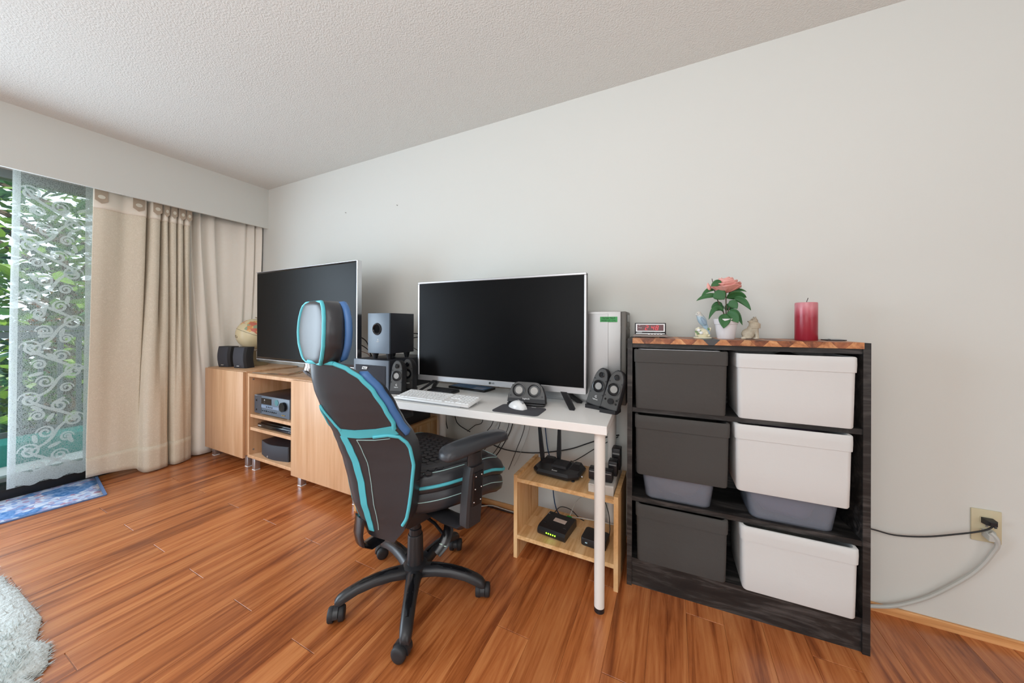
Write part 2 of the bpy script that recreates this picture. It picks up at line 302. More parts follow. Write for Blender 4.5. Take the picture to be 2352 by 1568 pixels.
# ------------------------------------------------------------------ mesh building
def sm(a, b, t): t = max(0, min(1, (t-a)/(b-a))); return t*t*(3-2*t)
def lerp_table(tab, x):
    if x <= tab[0][0]: return tab[0][1:]
    for p, q in zip(tab, tab[1:]):
        if x <= q[0]:
            k = (x-p[0])/(q[0]-p[0]); k = k*k*(3-2*k)*.35+k*.65
            return tuple(a+(b-a)*k for a, b in zip(p[1:], q[1:]))
    return tab[-1][1:]
class MB:
    def __init__(s): s.v = []; s.f = []
    def add(s, v, f): b = len(s.v); s.v += [tuple(p) for p in v]; s.f += [tuple(b+i for i in q) for q in f]; return s
    def box(s, x0, x1, y0, y1, z0, z1):
        return s.add([(x0, y0, z0), (x1, y0, z0), (x1, y1, z0), (x0, y1, z0), (x0, y0, z1), (x1, y0, z1), (x1, y1, z1), (x0, y1, z1)],
                     [(0, 3, 2, 1), (4, 5, 6, 7), (0, 1, 5, 4), (1, 2, 6, 5), (2, 3, 7, 6), (3, 0, 4, 7)])
    def rbox(s, x0, x1, y0, y1, z0, z1, r=.004, seg=2):
        bm = bmesh.new(); bmesh.ops.create_cube(bm, size=1)
        for v in bm.verts: v.co = Vector(((x0+x1)/2+v.co.x*(x1-x0), (y0+y1)/2+v.co.y*(y1-y0), (z0+z1)/2+v.co.z*(z1-z0)))
        bmesh.ops.bevel(bm, geom=bm.edges[:], offset=min(r, .49*min(x1-x0, y1-y0, z1-z0)), segments=seg, profile=.5, affect='EDGES')
        bm.verts.index_update(); s.add([v.co for v in bm.verts], [[v.index for v in f.verts] for f in bm.faces]); bm.free(); return s
    def loft(s, rings, closed=True, cap=True):
        n = len(rings[0]); V = [p for r in rings for p in r]; F = []
        for i in range(len(rings)-1):
            for j in range(n if closed else n-1):
                k = (j+1) % n; F.append((i*n+j, i*n+k, (i+1)*n+k, (i+1)*n+j))
        if cap and closed: F.append(tuple(range(n-1, -1, -1))); F.append(tuple((len(rings)-1)*n+j for j in range(n)))
        return s.add(V, F)
    def cyl(s, p0, p1, r0, r1=None, n=20):
        r1 = r0 if r1 is None else r1; return s.tube([p0, p1], [r0, r1], n)
    def tube(s, pts, r, n=10, cap=True, flat=None):
        pts = [Vector(p) for p in pts]; rr = r if isinstance(r, (list, tuple)) else [r]*len(pts); rings = []
        t0 = (pts[1]-pts[0]).normalized(); a = Vector((0, 0, 1)) if abs(t0.z) < .9 else Vector((1, 0, 0)); nrm = (a-t0*a.dot(t0)).normalized()
        for i, p in enumerate(pts):
            t = (pts[min(i+1, len(pts)-1)]-pts[max(i-1, 0)]).normalized()
            nrm = (nrm-t*nrm.dot(t)); nrm = nrm.normalized() if nrm.length > 1e-9 else a; bn = t.cross(nrm)
            fa, fb = (1, 1) if flat is None else flat
            rings.append([p+nrm*(rr[i]*fa*math.cos(2*PI*j/n))+bn*(rr[i]*fb*math.sin(2*PI*j/n)) for j in range(n)])
        return s.loft(rings, True, cap)
    def lathe(s, prof, n=28, c=(0, 0, 0), cap=True):
        return s.loft([[(c[0]+r*math.cos(2*PI*j/n), c[1]+r*math.sin(2*PI*j/n), c[2]+z) for j in range(n)] for r, z in prof], True, cap)
    def prism(s, poly, a0, a1, plane='xz'):
        """closed 2d outline extruded along the third axis"""
        def P(u, v, a): return {'xz': (u, a, v), 'xy': (u, v, a), 'yz': (a, u, v)}[plane]
        n = len(poly); V = [P(u, v, a0) for u, v in poly]+[P(u, v, a1) for u, v in poly]
        F = [tuple(range(n-1, -1, -1)), tuple(range(n, 2*n))]+[(j, (j+1) % n, n+(j+1) % n, n+j) for j in range(n)]
        return s.add(V, F)
    def grid(s, fn, nu, nv):
        return s.loft([[fn(i/nu, j/nv) for j in range(nv+1)] for i in range(nu+1)], False, False)
    def ell(s, c, r, n=16, m=10, rot=None):
        V = []; F = []
        for i in range(m+1):
            th = PI*i/m
            for j in range(n):
                p = Vector((r[0]*math.sin(th)*math.cos(2*PI*j/n), r[1]*math.sin(th)*math.sin(2*PI*j/n), r[2]*math.cos(th)))
                if rot: p.rotate(Euler(rot))
                V.append(p+Vector(c))
        for i in range(m):
            for j in range(n): F.append((i*n+j, (i+1)*n+j, (i+1)*n+(j+1) % n, i*n+(j+1) % n))
        return s.add(V, F)
    def xf(s, mtx): s.v = [tuple(mtx @ Vector(p)) for p in s.v]; return s
    def mesh(s, name, material, smooth=35):
        me = bpy.data.meshes.new(name); me.from_pydata(s.v, [], s.f); 
        bm = bmesh.new(); bm.from_mesh(me); bmesh.ops.remove_doubles(bm, verts=bm.verts[:], dist=1e-6); bmesh.ops.recalc_face_normals(bm, faces=bm.faces[:]); bm.to_mesh(me); bm.free()
        if material: me.materials.append(material)
        if smooth:
            me.polygons.foreach_set('use_smooth', [True]*len(me.polygons)); me.set_sharp_from_angle(angle=math.radians(smooth))
        me.update(); return me
    def build(s, name, material, parent=None, loc=(0, 0, 0), rot=(0, 0, 0), smooth=35):
        return link(name, s.mesh(name, M[material] if isinstance(material, str) else material, smooth), parent, loc, rot)
def link(name, me, parent=None, loc=(0, 0, 0), rot=(0, 0, 0)):
    o = bpy.data.objects.new(name, me); COL.objects.link(o); o.location = loc; o.rotation_euler = rot
    if parent: o.parent = parent
    return o
def tag(o, label=None, cat=None, group=None, kind=None):
    if label: o['label'] = label
    if cat: o['category'] = cat
    if group: o['group'] = group
    if kind: o['kind'] = kind
    return o
def thing(name, label, cat, loc=(0, 0, 0), rz=0, group=None):
    o = bpy.data.objects.new(name, None); COL.objects.link(o); o.location = loc; o.rotation_euler = (0, 0, math.radians(rz)); o.empty_display_size = .05
    return tag(o, label, cat, group)
def copy_tree(o, parent=None):
    kids = list(o.children); c = o.copy(); COL.objects.link(c); c.parent = parent
    for k in kids: copy_tree(k, c)
    return c
def text(s, size, material, parent, loc, rot=(PI/2, 0, 0), name='lettering', depth=.0006, align='CENTER', shear=0, sx=1.0):
    cu = bpy.data.curves.new(name, 'FONT'); cu.body = s; cu.size = size; cu.extrude = depth; cu.align_x = align; cu.align_y = 'CENTER'; cu.shear = shear; cu.resolution_u = 2
    t = bpy.data.objects.new(name+'_src', cu); COL.objects.link(t)
    dg = bpy.context.evaluated_depsgraph_get(); me = bpy.data.meshes.new_from_object(t.evaluated_get(dg)); bpy.data.objects.remove(t); bpy.data.curves.remove(cu)
    me.materials.clear(); me.materials.append(M[material]); me.name = name
    o = link(name, me, parent, loc, rot); o.scale = (sx, 1, 1); return o
def circle(r, n=24, c=(0, 0), sx=1, sy=1): return [(c[0]+r*sx*math.cos(2*PI*i/n), c[1]+r*sy*math.sin(2*PI*i/n)) for i in range(n)]
def rrect(x0, x1, z0, z1, r, k=5):
    P = []
    for cx, cz, a0 in ((x1-r, z0+r, -90), (x1-r, z1-r, 0), (x0+r, z1-r, 90), (x0+r, z0+r, 180)):
        for i in range(k+1): a = math.radians(a0+90*i/k); P.append((cx+r*math.cos(a), cz+r*math.sin(a)))
    return P
def pillow(outline, levels, c=(0, 0)):
    """closed outline scaled about c at each (scale_x, scale_y, z)"""
    return [[(c[0]+(x-c[0])*sx, c[1]+(y-c[1])*sy, z) for x, y in outline] for sx, sy, z in levels]

# ================================================================== THE SETTING
D, SOF, WX, H = 1.7992, -3.404, -3.80, 2.3649
XR, YB = 3.2, -3.2
fl = MB().box(WX, XR, YB, D, -.06, -.0035).build('floor', 'floor_base'); tag(fl, 'orange brown laminate plank floor', kind='structure')
PW, PL = .1267, 1.101
pm_ = {}
def plank(x0, y0, y1):
    key = round(y1-y0, 3)
    if key not in pm_: pm_[key] = MB().rbox(.0003, PW-.0003, .0011, key-.0011, -.0034, 0, .0006, 1).mesh('plank', M['plank'], 0)
    link('plank', pm_[key], fl, (x0, y0, 0))
for k in range(-21, 26):
    x0 = -1.215+PW*k
    if x0 < WX or x0 > 1.75: continue
    yj = .72+.367*((-k) % 3)-PL*2
    y0 = -1.15
    while y0 < D-.01:
        y1 = yj
        while y1 <= y0+.02: y1 += PL
        y1 = min(y1, D-.004); plank(x0, y0, y1); y0 = y1
        if y1 >= D-.01: break
MB().box(WX, XR, YB, -1.152, -.0034, -.0002).build('floor_rear', 'plank', fl)
tag(MB().box(WX-.3, XR+.2, YB-.2, D+.2, H, H+.12).build('ceiling', 'ceil'), 'white popcorn textured ceiling', kind='structure')
tag(MB().box(WX-.25, XR+.2, D, D+.15, -.06, H).build('wall_right', 'wall'), 'plain warm white wall behind the furniture', kind='structure')
tag(MB().box(WX-.25, XR+.2, YB-.15, YB, -.06, H).build('wall_rear', 'wall'), kind='structure')
tag(MB().box(XR, XR+.15, YB, D, -.06, H).build('wall_front', 'wall'), kind='structure')
OP0, OP1, OPZ = -2.0, .93, 2.10
wl = MB().box(WX-.15, WX, OP1, D, -.06, H).box(WX-.15, WX, OP0, OP1, OPZ, H).box(WX-.15, WX, YB, OP0, -.06, H)
tag(wl.build('wall_left', 'wall'), 'white wall around the patio door', kind='structure')
tag(MB().box(SOF-.022, SOF, YB, D, 2.0009, H).build('trim_1', 'wall'), 'white boxed valance above the curtains', kind='structure')
bb = MB().rbox(-3.8, 1.118, D-.012, D, -.002, .030, .002, 1).build('baseboard_right', 'baseboard'); tag(bb, kind='structure')
MB().rbox(1.120, XR, D-.0125, D, -.002, .0325, .002, 1).build('baseboard_length', 'baseboard', bb)
# patio door
dr = thing('door_1', None, None); tag(dr, 'grey aluminium sliding patio door with clear glass', kind='structure')
MB().rbox(WX-.13, WX+.045, OP0, OP1, .0, .078, .012).build('threshold', 'thresh', dr)
MB().box(WX-.15, WX-.06, OP0, OP1, .092, .112).build('track', 'frame_alu', dr)
MB().box(WX-.14, WX-.05, OP0, OP1, 2.045, OPZ).build('head_rail', 'frame_alu', dr)
for y in (OP0, -.62, OP1-.05): MB().box(WX-.12, WX-.05, y, y+.05, .112, 2.045).build('stile', 'frame_alu', dr)
for y0, y1 in ((OP0+.05, -.62), (-.57, OP1-.05)): MB().box(WX-.092, WX-.086, y0, y1, .112, 2.045).build('glass_pane', 'glass', dr)

# ------------------------------------------------------------------ outdoors
tag(MB().box(-5.35, WX-.15, -3, 4, -.14, -.01).build('balcony_floor', 'rope_white'), 'pale concrete balcony slab outside the patio door', kind='structure')
tag(MB().box(-60, -5.4, -50, 50, -3.3, -3.2).build('garden_ground', mat('garden_grass', srgb(96, 112, 62), .9, var=(2, .3))), 'green garden ground below the balcony', kind='structure')
rl = thing('balcony_railing', 'dark grey metal balcony railing with upright bars', 'railing', (-5.10, 0, 0))
MB().box(-.03, .03, -2.4, 3.4, 1.045, 1.09).build('top_rail', 'rail', rl); MB().box(-.02, .02, -2.4, 3.4, .98, 1.035).build('under_rail', 'rail', rl)
MB().box(-.02, .02, -2.4, 3.4, .13, .18).build('bottom_rail', 'rail', rl)
bar = MB().box(-.014, .014, -.015, .015, .18, .98).mesh('bar', M['rail'], 0)
post = MB().box(-.02, .02, -.02, .02, -.01, 1.03).mesh('post', M['rail'], 0)
y = -2.3
while y < 3.4: link('bar', bar, rl, (0, y+.033, 0)); y += .107
for y in (-1.9, -.2, 1.55, 3.2): link('post', post, rl, (0, y, 0))
tr = thing('planter_trough', 'low teal planter trough on the balcony floor behind the lace panel', 'planter', (-4.69, 0, -.01))
MB().loft(pillow(rrect(-.30, 0, -1.2, 2.4, .04), [(1, 1, 0), (1, 1, .13), (.93, .995, .165), (.7, .98, .17)], (-.15, .6))).build('trough_body', 'teal', tr)
def tree(name, label, c, rad, hgt, n, leafm, size, seed, trunk_r=.12):
    rnd = random.Random(seed); t = thing(name, label, 'tree', (c[0], c[1], -3.2), 0, 'trees beyond the balcony')
    tb = MB().tube([(0, 0, 0), (.1, .05, 1.8), (-.05, .1, 3.4), (.05, 0, c[2]+3.2+hgt*.5)], [trunk_r, trunk_r*.8, trunk_r*.6, .03], 10)
    for k in range(9):
        a = rnd.uniform(0, 2*PI); z = 2.2+k*.45; l = rad*rnd.uniform(.6, .95)
        tb.tube([(0, .05, z), (math.cos(a)*l*.5, math.sin(a)*l*.5, z+.35), (math.cos(a)*l, math.sin(a)*l, z+.55)], [.04, .028, .01], 6)
    tb.build('trunk', 'bark', t)
    V = []; F = []
    for i in range(n):
        while True:
            p = Vector((rnd.uniform(-1, 1), rnd.uniform(-1, 1), rnd.uniform(-1, 1)))
            if p.length < 1 and (math.sin(p.x*9+seed)*math.sin(p.y*8)*math.sin(p.z*11+seed*2) > -.33): break
        P = Vector((p.x*rad, p.y*rad, c[2]+3.2+p.z*hgt)); s = size*rnd.uniform(.6, 1.35)
        e = Euler((rnd.uniform(-.9, .9), rnd.uniform(-.9, .9), rnd.uniform(0, 6.3)))
        b = len(V)
        for q in ((0, -1, 0), (.42, -.25, .1), (.3, .45, .06), (0, 1, -.12), (-.3, .45, .06), (-.42, -.25, .1)):
            v = Vector((q[0]*s, q[1]*s, q[2]*s)); v.rotate(e); V.append(P+v)
        F += [(b, b+1, b+2, b+3), (b, b+3, b+4, b+5)]
    me = bpy.data.meshes.new('foliage'); me.from_pydata(V, [], F); me.materials.append(M[leafm])
    tag(link('foliage', me, t), kind='stuff')
    return t
tree('leafy_tree', 'bright green leafy tree nearest the balcony railing', (-7.3, 1.35, .6), 1.5, 3.6, 3400, 'leaf_a', .085, 3)
tree('leafy_tree', 'dark blue-green tree at the left edge of the patio view', (-8.2, .2, .9), 1.7, 3.4, 3000, 'leaf_b', .10, 5)
tree('leafy_tree', 'tall green tree right of the others, mostly behind the beige curtain', (-8.0, 3.0, 1.0), 1.6, 3.4, 2600, 'leaf_a', .10, 8)
tree('autumn_tree', 'small tree with yellow and reddish leaves seen through the lace', (-8.6, 2.0, .95), .9, .9, 900, 'leaf_c', .08, 11, .06)
tree('leafy_tree', 'low dark green tree filling the view below the railing top', (-8.8, 1.4, -1.2), 2.2, 1.9, 2600, 'leaf_b', .11, 14)

# ------------------------------------------------------------------ curtains
def spline(P, n):
    out = []; m = len(P)-1
    for i in range(n+1):
        t = i/n*m; k = min(int(t), m-1); u = t-k
        p0, p1, p2, p3 = P[max(k-1, 0)], P[k], P[k+1], P[min(k+2, m)]
        out.append(tuple(.5*(2*b+(c-a)*u+(2*a-5*b+4*c-d)*u*u+(3*b-a-3*c+d)*u**3) for a, b, c, d in zip(p0, p1, p2, p3)))
    return out
def drape(name, top, bot, z0f, z1f, material, parent, nu=150, nv=36, th=.0025, off=0, zr=None):
    """path points (y, x) at the top and at the bottom, blended down the drop"""
    A, B = spline(top, nu), spline(bot, nu)
    def P(i, j):
        u = i/nu; z1 = z1f(u); z0 = z0f(u); t = j/nv; z = z1+(z0-z1)*t
        if zr: z = zr[1]+(zr[0]-zr[1])*t
        tt = (2.03-z)/2.0; k = sm(.0, .9, tt); (ya, xa), (yb, xb) = A[i], B[i]
        sag = .012*math.sin(u*34+z*2.2)*math.sin(PI*min(1, max(0, tt)))
        return Vector((xa+(xb-xa)*k+off+sag*.5, ya+(yb-ya)*k+sag*.3, z))
    m = MB()
    m.loft([[P(i, j) for j in range(nv+1)] for i in range(nu+1)], False, False)
    o = m.build(name, material, parent, smooth=60)
    s = o.modifiers.new('thick', 'SOLIDIFY'); s.thickness = th; s.offset = 0
    return o, P
cu = thing('damask_curtain', 'beige damask curtain with grommet tabs hanging beside the patio door', 'curtain')
top = [(.785, -3.53), (.83, -3.515), (.88, -3.525), (.93, -3.545), (.975, -3.53), (1.015, -3.515), (1.035, -3.525), (1.038, -3.575), (1.045, -3.60), (1.055, -3.55), (1.063, -3.515), (1.085, -3.505), (1.108, -3.52), (1.116, -3.57), (1.120, -3.595), (1.124, -3.55), (1.130, -3.515), (1.142, -3.51), (1.152, -3.53), (1.156, -3.58), (1.160, -3.58), (1.164, -3.53), (1.172, -3.51), (1.190, -3.51), (1.200, -3.53), (1.204, -3.58), (1.208, -3.57), (1.213, -3.52), (1.225, -3.51), (1.240, -3.53), (1.244, -3.58), (1.248, -3.56), (1.254, -3.52), (1.270, -3.51), (1.288, -3.54), (1.292, -3.60)]
bot = [(.772, -3.60), (.82, -3.60), (.87, -3.605), (.92, -3.60), (.965, -3.60), (1.0, -3.60), (1.012, -3.60), (1.016, -3.60), (1.020, -3.595), (1.024, -3.57), (1.030, -3.54), (1.045, -3.52), (1.065, -3.515), (1.085, -3.515), (1.105, -3.515), (1.120, -3.52), (1.135, -3.525), (1.150, -3.53), (1.160, -3.545), (1.165, -3.58), (1.168, -3.60), (1.172, -3.60), (1.176, -3.58), (1.182, -3.55), (1.192, -3.525), (1.205, -3.52), (1.220, -3.52), (1.235, -3.525), (1.248, -3.53), (1.260, -3.54), (1.272, -3.545), (1.284, -3.55), (1.296, -3.56), (1.306, -3.57), (1.314, -3.59), (1.318, -3.62)]
z0 = lambda u: .052*(1-sm(.0, .30, u))+.006+.025*sm(.52, .56, u)*(1-sm(.58, .62, u))
drape('drape', top, bot, z0, lambda u: 2.035, 'damask', cu, 210, 44)
drape('header_band', top, bot, None or z0, lambda u: 2.035, 'cream_curtain_band', cu, 210, 6, .004, .0045, (1.900, 2.036))
drape('hem', top, bot, z0, lambda u: .19, 'damask', cu, 210, 5, .0045, .003, None)
tb = MB().prism([(-.022, .04), (-.022, -.025), (0, -.042), (.022, -.025), (.022, .04)], 0, .004, 'yz').mesh('tab', M['tab'], 0)
gr = MB().prism(circle(.0125, 20, (0, 0), 1, .9), .004, .007, 'yz').mesh('grommet', M['ring'], 0)
for y, x, wd in ((.815, -3.514, 1.35), (.992, -3.516, 1.35), (1.086, -3.502, 1.1), (1.140, -3.507, .62), (1.181, -3.506, .75), (1.230, -3.507, .72), (1.270, -3.507, .7)):
    t_ = link('tab', tb, cu, (x+.010, y, 1.978)); t_.scale = (1, wd, 1.15); link('grommet', gr, t_, (.0, 0, -.004))
cc = thing('lining_curtain', 'plain cream curtain hanging in the room corner behind the globe', 'curtain')
ct = [(1.235, -3.65), (1.26, -3.66), (1.285, -3.65), (1.30, -3.64), (1.318, -3.60), (1.33, -3.62), (1.345, -3.57), (1.36, -3.555), (1.372, -3.60), (1.40, -3.605), (1.43, -3.575), (1.46, -3.57), (1.475, -3.60), (1.51, -3.60), (1.56, -3.585), (1.61, -3.58), (1.65, -3.57), (1.68, -3.55), (1.70, -3.565), (1.72, -3.54), (1.74, -3.52), (1.75, -3.545), (1.765, -3.51), (1.785, -3.478)]
cb = [(1.24, -3.67), (1.27, -3.67), (1.31, -3.66), (1.335, -3.61), (1.36, -3.575), (1.39, -3.57), (1.42, -3.57), (1.45, -3.58), (1.47, -3.60), (1.49, -3.62), (1.51, -3.62), (1.53, -3.61), (1.55, -3.60), (1.57, -3.60), (1.59, -3.605), (1.61, -3.61), (1.63, -3.61), (1.65, -3.60), (1.67, -3.60), (1.69, -3.60), (1.71, -3.59), (1.73, -3.58), (1.75, -3.57), (1.785, -3.56)]
drape('drape', ct, cb, lambda u: .012, lambda u: 2.045, 'cream_cloth', cc, 150, 40)
# lace panel
lc = thing('lace_curtain', 'white lace scroll-pattern panel hanging over the patio glass', 'curtain')
LX = -3.70
MB().rbox(LX-.10, LX+.008, .40, .92, 2.108, 2.126, .003, 1).build('curtain_rod', 'frame_alu', lc)
MB().grid(lambda u, v: (LX+.006*math.sin(v*9+u*3), .505+u*.36-.018*(1-v)*(1-u*.4), .085+v*2.025), 30, 60).build('net', 'lace', lc, smooth=60)
MB().grid(lambda u, v: (LX+.004+.006*math.sin(v*9), .503+u*.030-.018*(1-v), .085+v*2.025), 3, 60).build('side_border', 'lace_dense', lc, smooth=60)
MB().grid(lambda u, v: (LX+.004+.006*math.sin(v*9+3), .79+u*.034-.011*(1-v), .085+v*2.025), 3, 60).build('side_border', 'lace_dense', lc, smooth=60)
MB().grid(lambda u, v: (LX+.006, .50+u*.345, .085+v*.085+.010*math.sin(u*22)), 20, 4).build('bottom_border', 'lace_dense', lc, smooth=60)
def ribbon(pts, w, x):
    V = []; 
    for i, (y, z) in enumerate(pts):
        a = pts[max(i-1, 0)]; b = pts[min(i+1, len(pts)-1)]; d = Vector((b[0]-a[0], b[1]-a[1])); d = d.normalized() if d.length > 1e-9 else Vector((1, 0)); nn = Vector((-d.y, d.x))
        ww = w*(.35+.65*math.sin(PI*(.08+.84*i/(len(pts)-1)))); V.append([(x, y+nn.x*ww, z+nn.y*ww), (x, y-nn.x*ww, z-nn.y*ww)])
    return V
sc = MB(); rnd = random.Random(4)
zz = .22
k = 0
while zz < 2.02:
    side = 1 if k % 2 else -1
    yc = .655+side*.035+rnd.uniform(-.01, .01)
    # S stem and its spirals
    st = [(.655-side*.105+side*.21*t+.02*math.sin(t*6), zz-.09+.2*t**1.3) for t in [i/14 for i in range(15)]]
    sc.loft(ribbon(st, .0085, LX+.009), False, False)
    for (cy, cz, r, dr_) in ((yc+side*.05, zz+.075, .045, side), (yc-side*.065, zz+.015, .038, -side), (yc+side*.02, zz-.035, .03, side)):
        sp = []
        for i in range(34):
            a = i/33*PI*3.3; rr = r*(1-.80*i/33); sp.append((cy+dr_*rr*math.cos(a), cz+rr*math.sin(a)*1.1))
        sc.loft(ribbon(sp, .0065, LX+.0095), False, False)
    for q in range(3):
        a = rnd.uniform(0, 6.28); fy, fz = .655+rnd.uniform(-.1, .1), zz+rnd.uniform(-.06, .09)
        sc.loft(ribbon([(fy+math.cos(a)*t*.055, fz+math.sin(a)*t*.055) for t in [i/6 for i in range(7)]], .011, LX+.010), False, False)
    zz += .165; k += 1
tag(sc.build('scroll_pattern', 'lace_dense', lc, smooth=0), kind='stuff')

# ================================================================== CHAIR
CH = thing('gaming_chair', 'black gaming chair with turquoise piping drawn up to the white desk', 'chair', (-.97, 1.08, 0), -14)
RT = [  # z, rear y, piping y, half width
    (.33, -.200, -.165, .115), (.384, -.222, -.150, .155), (.43, -.240, -.147, .177), (.479, -.258, -.147, .187), (.546, -.271, -.146, .197), (.63, -.290, -.146, .210), (.69, -.309, -.158, .208),
    (.731, -.323, -.178, .204), (.78, -.343, -.212, .199), (.84, -.368, -.241, .191), (.90, -.388, -.273, .177), (.945, -.397, -.305, .156), (.975, -.400, -.335, .126), (.995, -.401, -.365, .088)]
def bk(s_, z, off=0):
    yr, yp, hw = lerp_table(RT, z); q = .045
    x = hw*s_; y = yr+(yp-yr)*((s_*s_+q)**.5-q**.5)/((1+q)**.5-q**.5)
    return Vector((x, y, z))
def bkn(s_, z, off):
    e = .01; p = bk(s_, z); u = bk(min(1, s_+e), z)-bk(max(-1, s_-e), z); v = bk(s_, z+e)-bk(s_, z-e)
    n = u.cross(v); n = n.normalized() if n.length > 1e-12 else Vector((0, -1, 0))
    if n.y > 0 and abs(s_) < .95: n = -n
    if abs(s_) >= .95 and n.x*s_ < 0: n = -n
    return p+n*off
rings = []
for i in range(41):
    z = .33+(.995-.33)*i/40; yr, yp, hw = lerp_table(RT, z); ring = [bk(-1+2*j/24, z) for j in range(25)]
    fw = .055*sm(.33, .45, z)*(1-sm(.9, .995, z))+.012
    for j in range(1, 16):
        u = 1-2*j/16; a = abs(u); bol = fw*(1-abs(a-.72)/.5)**1 if a > .25 else fw*.06
        x = hw*(u if a < .9 else math.copysign(.9+(a-.9), u)); y = yp+max(bol, -.01)*(1 if a > .25 else 1)
        if a < .5: y = yp+fw*(.06+.5*max(0, (a-.25)/.25))
        ring.append(Vector((x, y+.002, z)))
    rings.append(ring)
MB().loft(rings).build('backrest', 'leather', CH, smooth=50)
def surf_tube(path, r, name, m='cyan', n=8):
    P = []
    for (a, b) in zip(path, path[1:]):
        for k in range(6): t = k/6; P.append((a[0]+(b[0]-a[0])*t, a[1]+(b[1]-a[1])*t))
    P.append(path[-1]); return MB().tube([bkn(s_, z, r*.35) for s_, z in P], r, n).build(name, m, CH)
def surf_ribbon(path, w, name, m='cyan', along='z'):
    rows = []
    for (a, b) in zip(path, path[1:]+[path[-1]]):
        for k in range(8):
            t = k/8; s_, z = a[0]+(b[0]-a[0])*t, a[1]+(b[1]-a[1])*t; hw = lerp_table(RT, z)[2]
            if along == 'z': ds = w/2/hw*.8; q = [(s_-ds, z), (s_, z), (s_+ds, z)]
            else: q = [(s_, z-w/2), (s_, z), (s_, z+w/2)]
            rows.append([bkn(a_, b_, .0022) for a_, b_ in q]+[bkn(a_, b_, -.004) for a_, b_ in reversed(q)])
    return MB().loft(rows).build(name, m, CH)
for sd in (1, -1):
    surf_tube([(.96*sd, .768), (.99*sd, .79), (.985*sd, .85), (.985*sd, .90), (.985*sd, .94), (.98*sd, .975), (.97*sd, .992)], .0070, 'shoulder_piping')
    surf_tube([(.60*sd, .735), (.80*sd, .742), (.93*sd, .736), (.985*sd, .715), (.99*sd, .68), (.99*sd, .62), (.99*sd, .55), (.985*sd, .49), (.97*sd, .44), (.93*sd, .405)], .0060, 'wing_piping')
    surf_ribbon([(.19*sd, .735), (.22*sd, .66), (.25*sd, .56), (.24*sd, .45), (.22*sd, .36)], .027, 'back_stripe')
    surf_ribbon([(.16*sd, .748), (.4*sd, .744), (.7*sd, .750), (.95*sd, .762)], .030, 'waist_band', along='x')
    surf_tube([(.20*sd, .758), (.12*sd, .79), (.05*sd, .825), (0, .845)], .0040, 'spine_piping')
    surf_tube([(.36*sd, .722), (.40*sd, .62), (.41*sd, .5), (.42*sd, .37)], .0014, 'stitch_line', 'stitch', 5)
    surf_tube([(.36*sd, .722), (.6*sd, .722), (.8*sd, .728)], .0014, 'stitch_line', 'stitch', 5)
surf_tube([(-.97, .992), (-.5, .994), (0, .994), (.5, .994), (.97, .992)], .0070, 'neck_piping')
# head pillow
HT = [(.985, .060), (.996, .082), (1.015, .100), (1.05, .120), (1.09, .126), (1.13, .122), (1.16, .110), (1.18, .092), (1.192, .062)]
rings = []
for i in range(25):
    z = .985+(1.192-.985)*i/24; hw = lerp_table(HT, z)[0]; th = .040*min(1, hw/.085)**.6; yc = -.362-.008*math.sin((z-.97)*14)
    rings.append([Vector((hw*math.copysign(abs(math.cos(a))**.62, math.cos(a)), yc+th*math.copysign(abs(math.sin(a))**.62, math.sin(a)), z)) for a in [2*PI*j/36 for j in range(36)]])
hd = MB().loft(rings).build('headrest', 'leather', CH, smooth=55)
def hp(sd, z, d):
    hw = lerp_table(HT, z)[0]; th = .040*min(1, hw/.085)**.6; yc = -.362-.008*math.sin((z-.97)*14); a = math.radians(180+40 if sd < 0 else 360-40)
    return Vector((hw*math.copysign(abs(math.cos(a))**.62, math.cos(a))*1.01, yc+d*th*abs(math.sin(a))**.62*1.02, z))
zs = [.990+(1.187-.990)*i/20 for i in range(21)]
for d, nm, r, mm in ((-1, 'piping', .006, 'cyan'), (1, 'stitch_line', .0018, 'stitch')):
    loop = [hp(1, z, d) for z in zs]+[hp(-1, z, d) for z in reversed(zs)]; loop.append(loop[0]); MB().tube(loop, r, 8).build(nm, mm, hd)
for sx in (-.03, .03): MB().cyl((sx, -.35, .93), (sx, -.352, 1.0), .006, n=10).build('headrest_post', 'chrome', CH)
# seat
so = [(-.09, -.125), (-.145, -.10), (-.215, -.005), (-.262, .15), (-.262, .24), (-.225, .295), (-.14, .318), (0, .324), (.14, .318), (.225, .295), (.262, .24), (.262, .15), (.215, -.005), (.145, -.10), (.09, -.125), (0, -.13)]
so = spline(so+[so[0]], 64)[:-1]
def seatz(v):  # nose falls away at the front
    x, y, z = v; return (x, y, z+.018*sm(-.2, .1, y)-.045*sm(.16, .33, y))
def seat_part(levels): return [[seatz(p) for p in r] for r in pillow(so, levels, (0, .04))]
MB().loft(seat_part([(.80, .80, .393), (.93, .93, .400), (.985, .985, .418), (1.0, 1.0, .44), (.99, .99, .465), (.955, .955, .478)])).build('seat_base', 'leather', CH, smooth=50)
MB().loft(seat_part([(.955, .955, .474), (.995, .995, .484), (1.012, 1.012, .497), (1.008, 1.008, .512), (.98, .98, .533), (.93, .93, .545), (.86, .87, .549)])).build('seat_cushion', 'leather', CH, smooth=50)
MB().loft(seat_part([(.80, .84, .535), (.80, .84, .552), (.775, .82, .556), (.5, .6, .550), (.2, .2, .546)])).build('seat_panel', 'leather_hex', CH, smooth=60)
hexm = MB().prism(circle(.0155, 6), 0, .0022, 'xy').mesh('quilt_hexagon', M['leather_hex'], 20)
for r_ in range(-5, 7):
    for c_ in range(-6, 7):
        x = c_*.031+(r_ % 2)*.0155; y = .02+r_*.0268
        if abs(x) < .175 and -.17 < y < .225: link('quilt_hexagon', hexm, CH, seatz((x, y, .5505)))
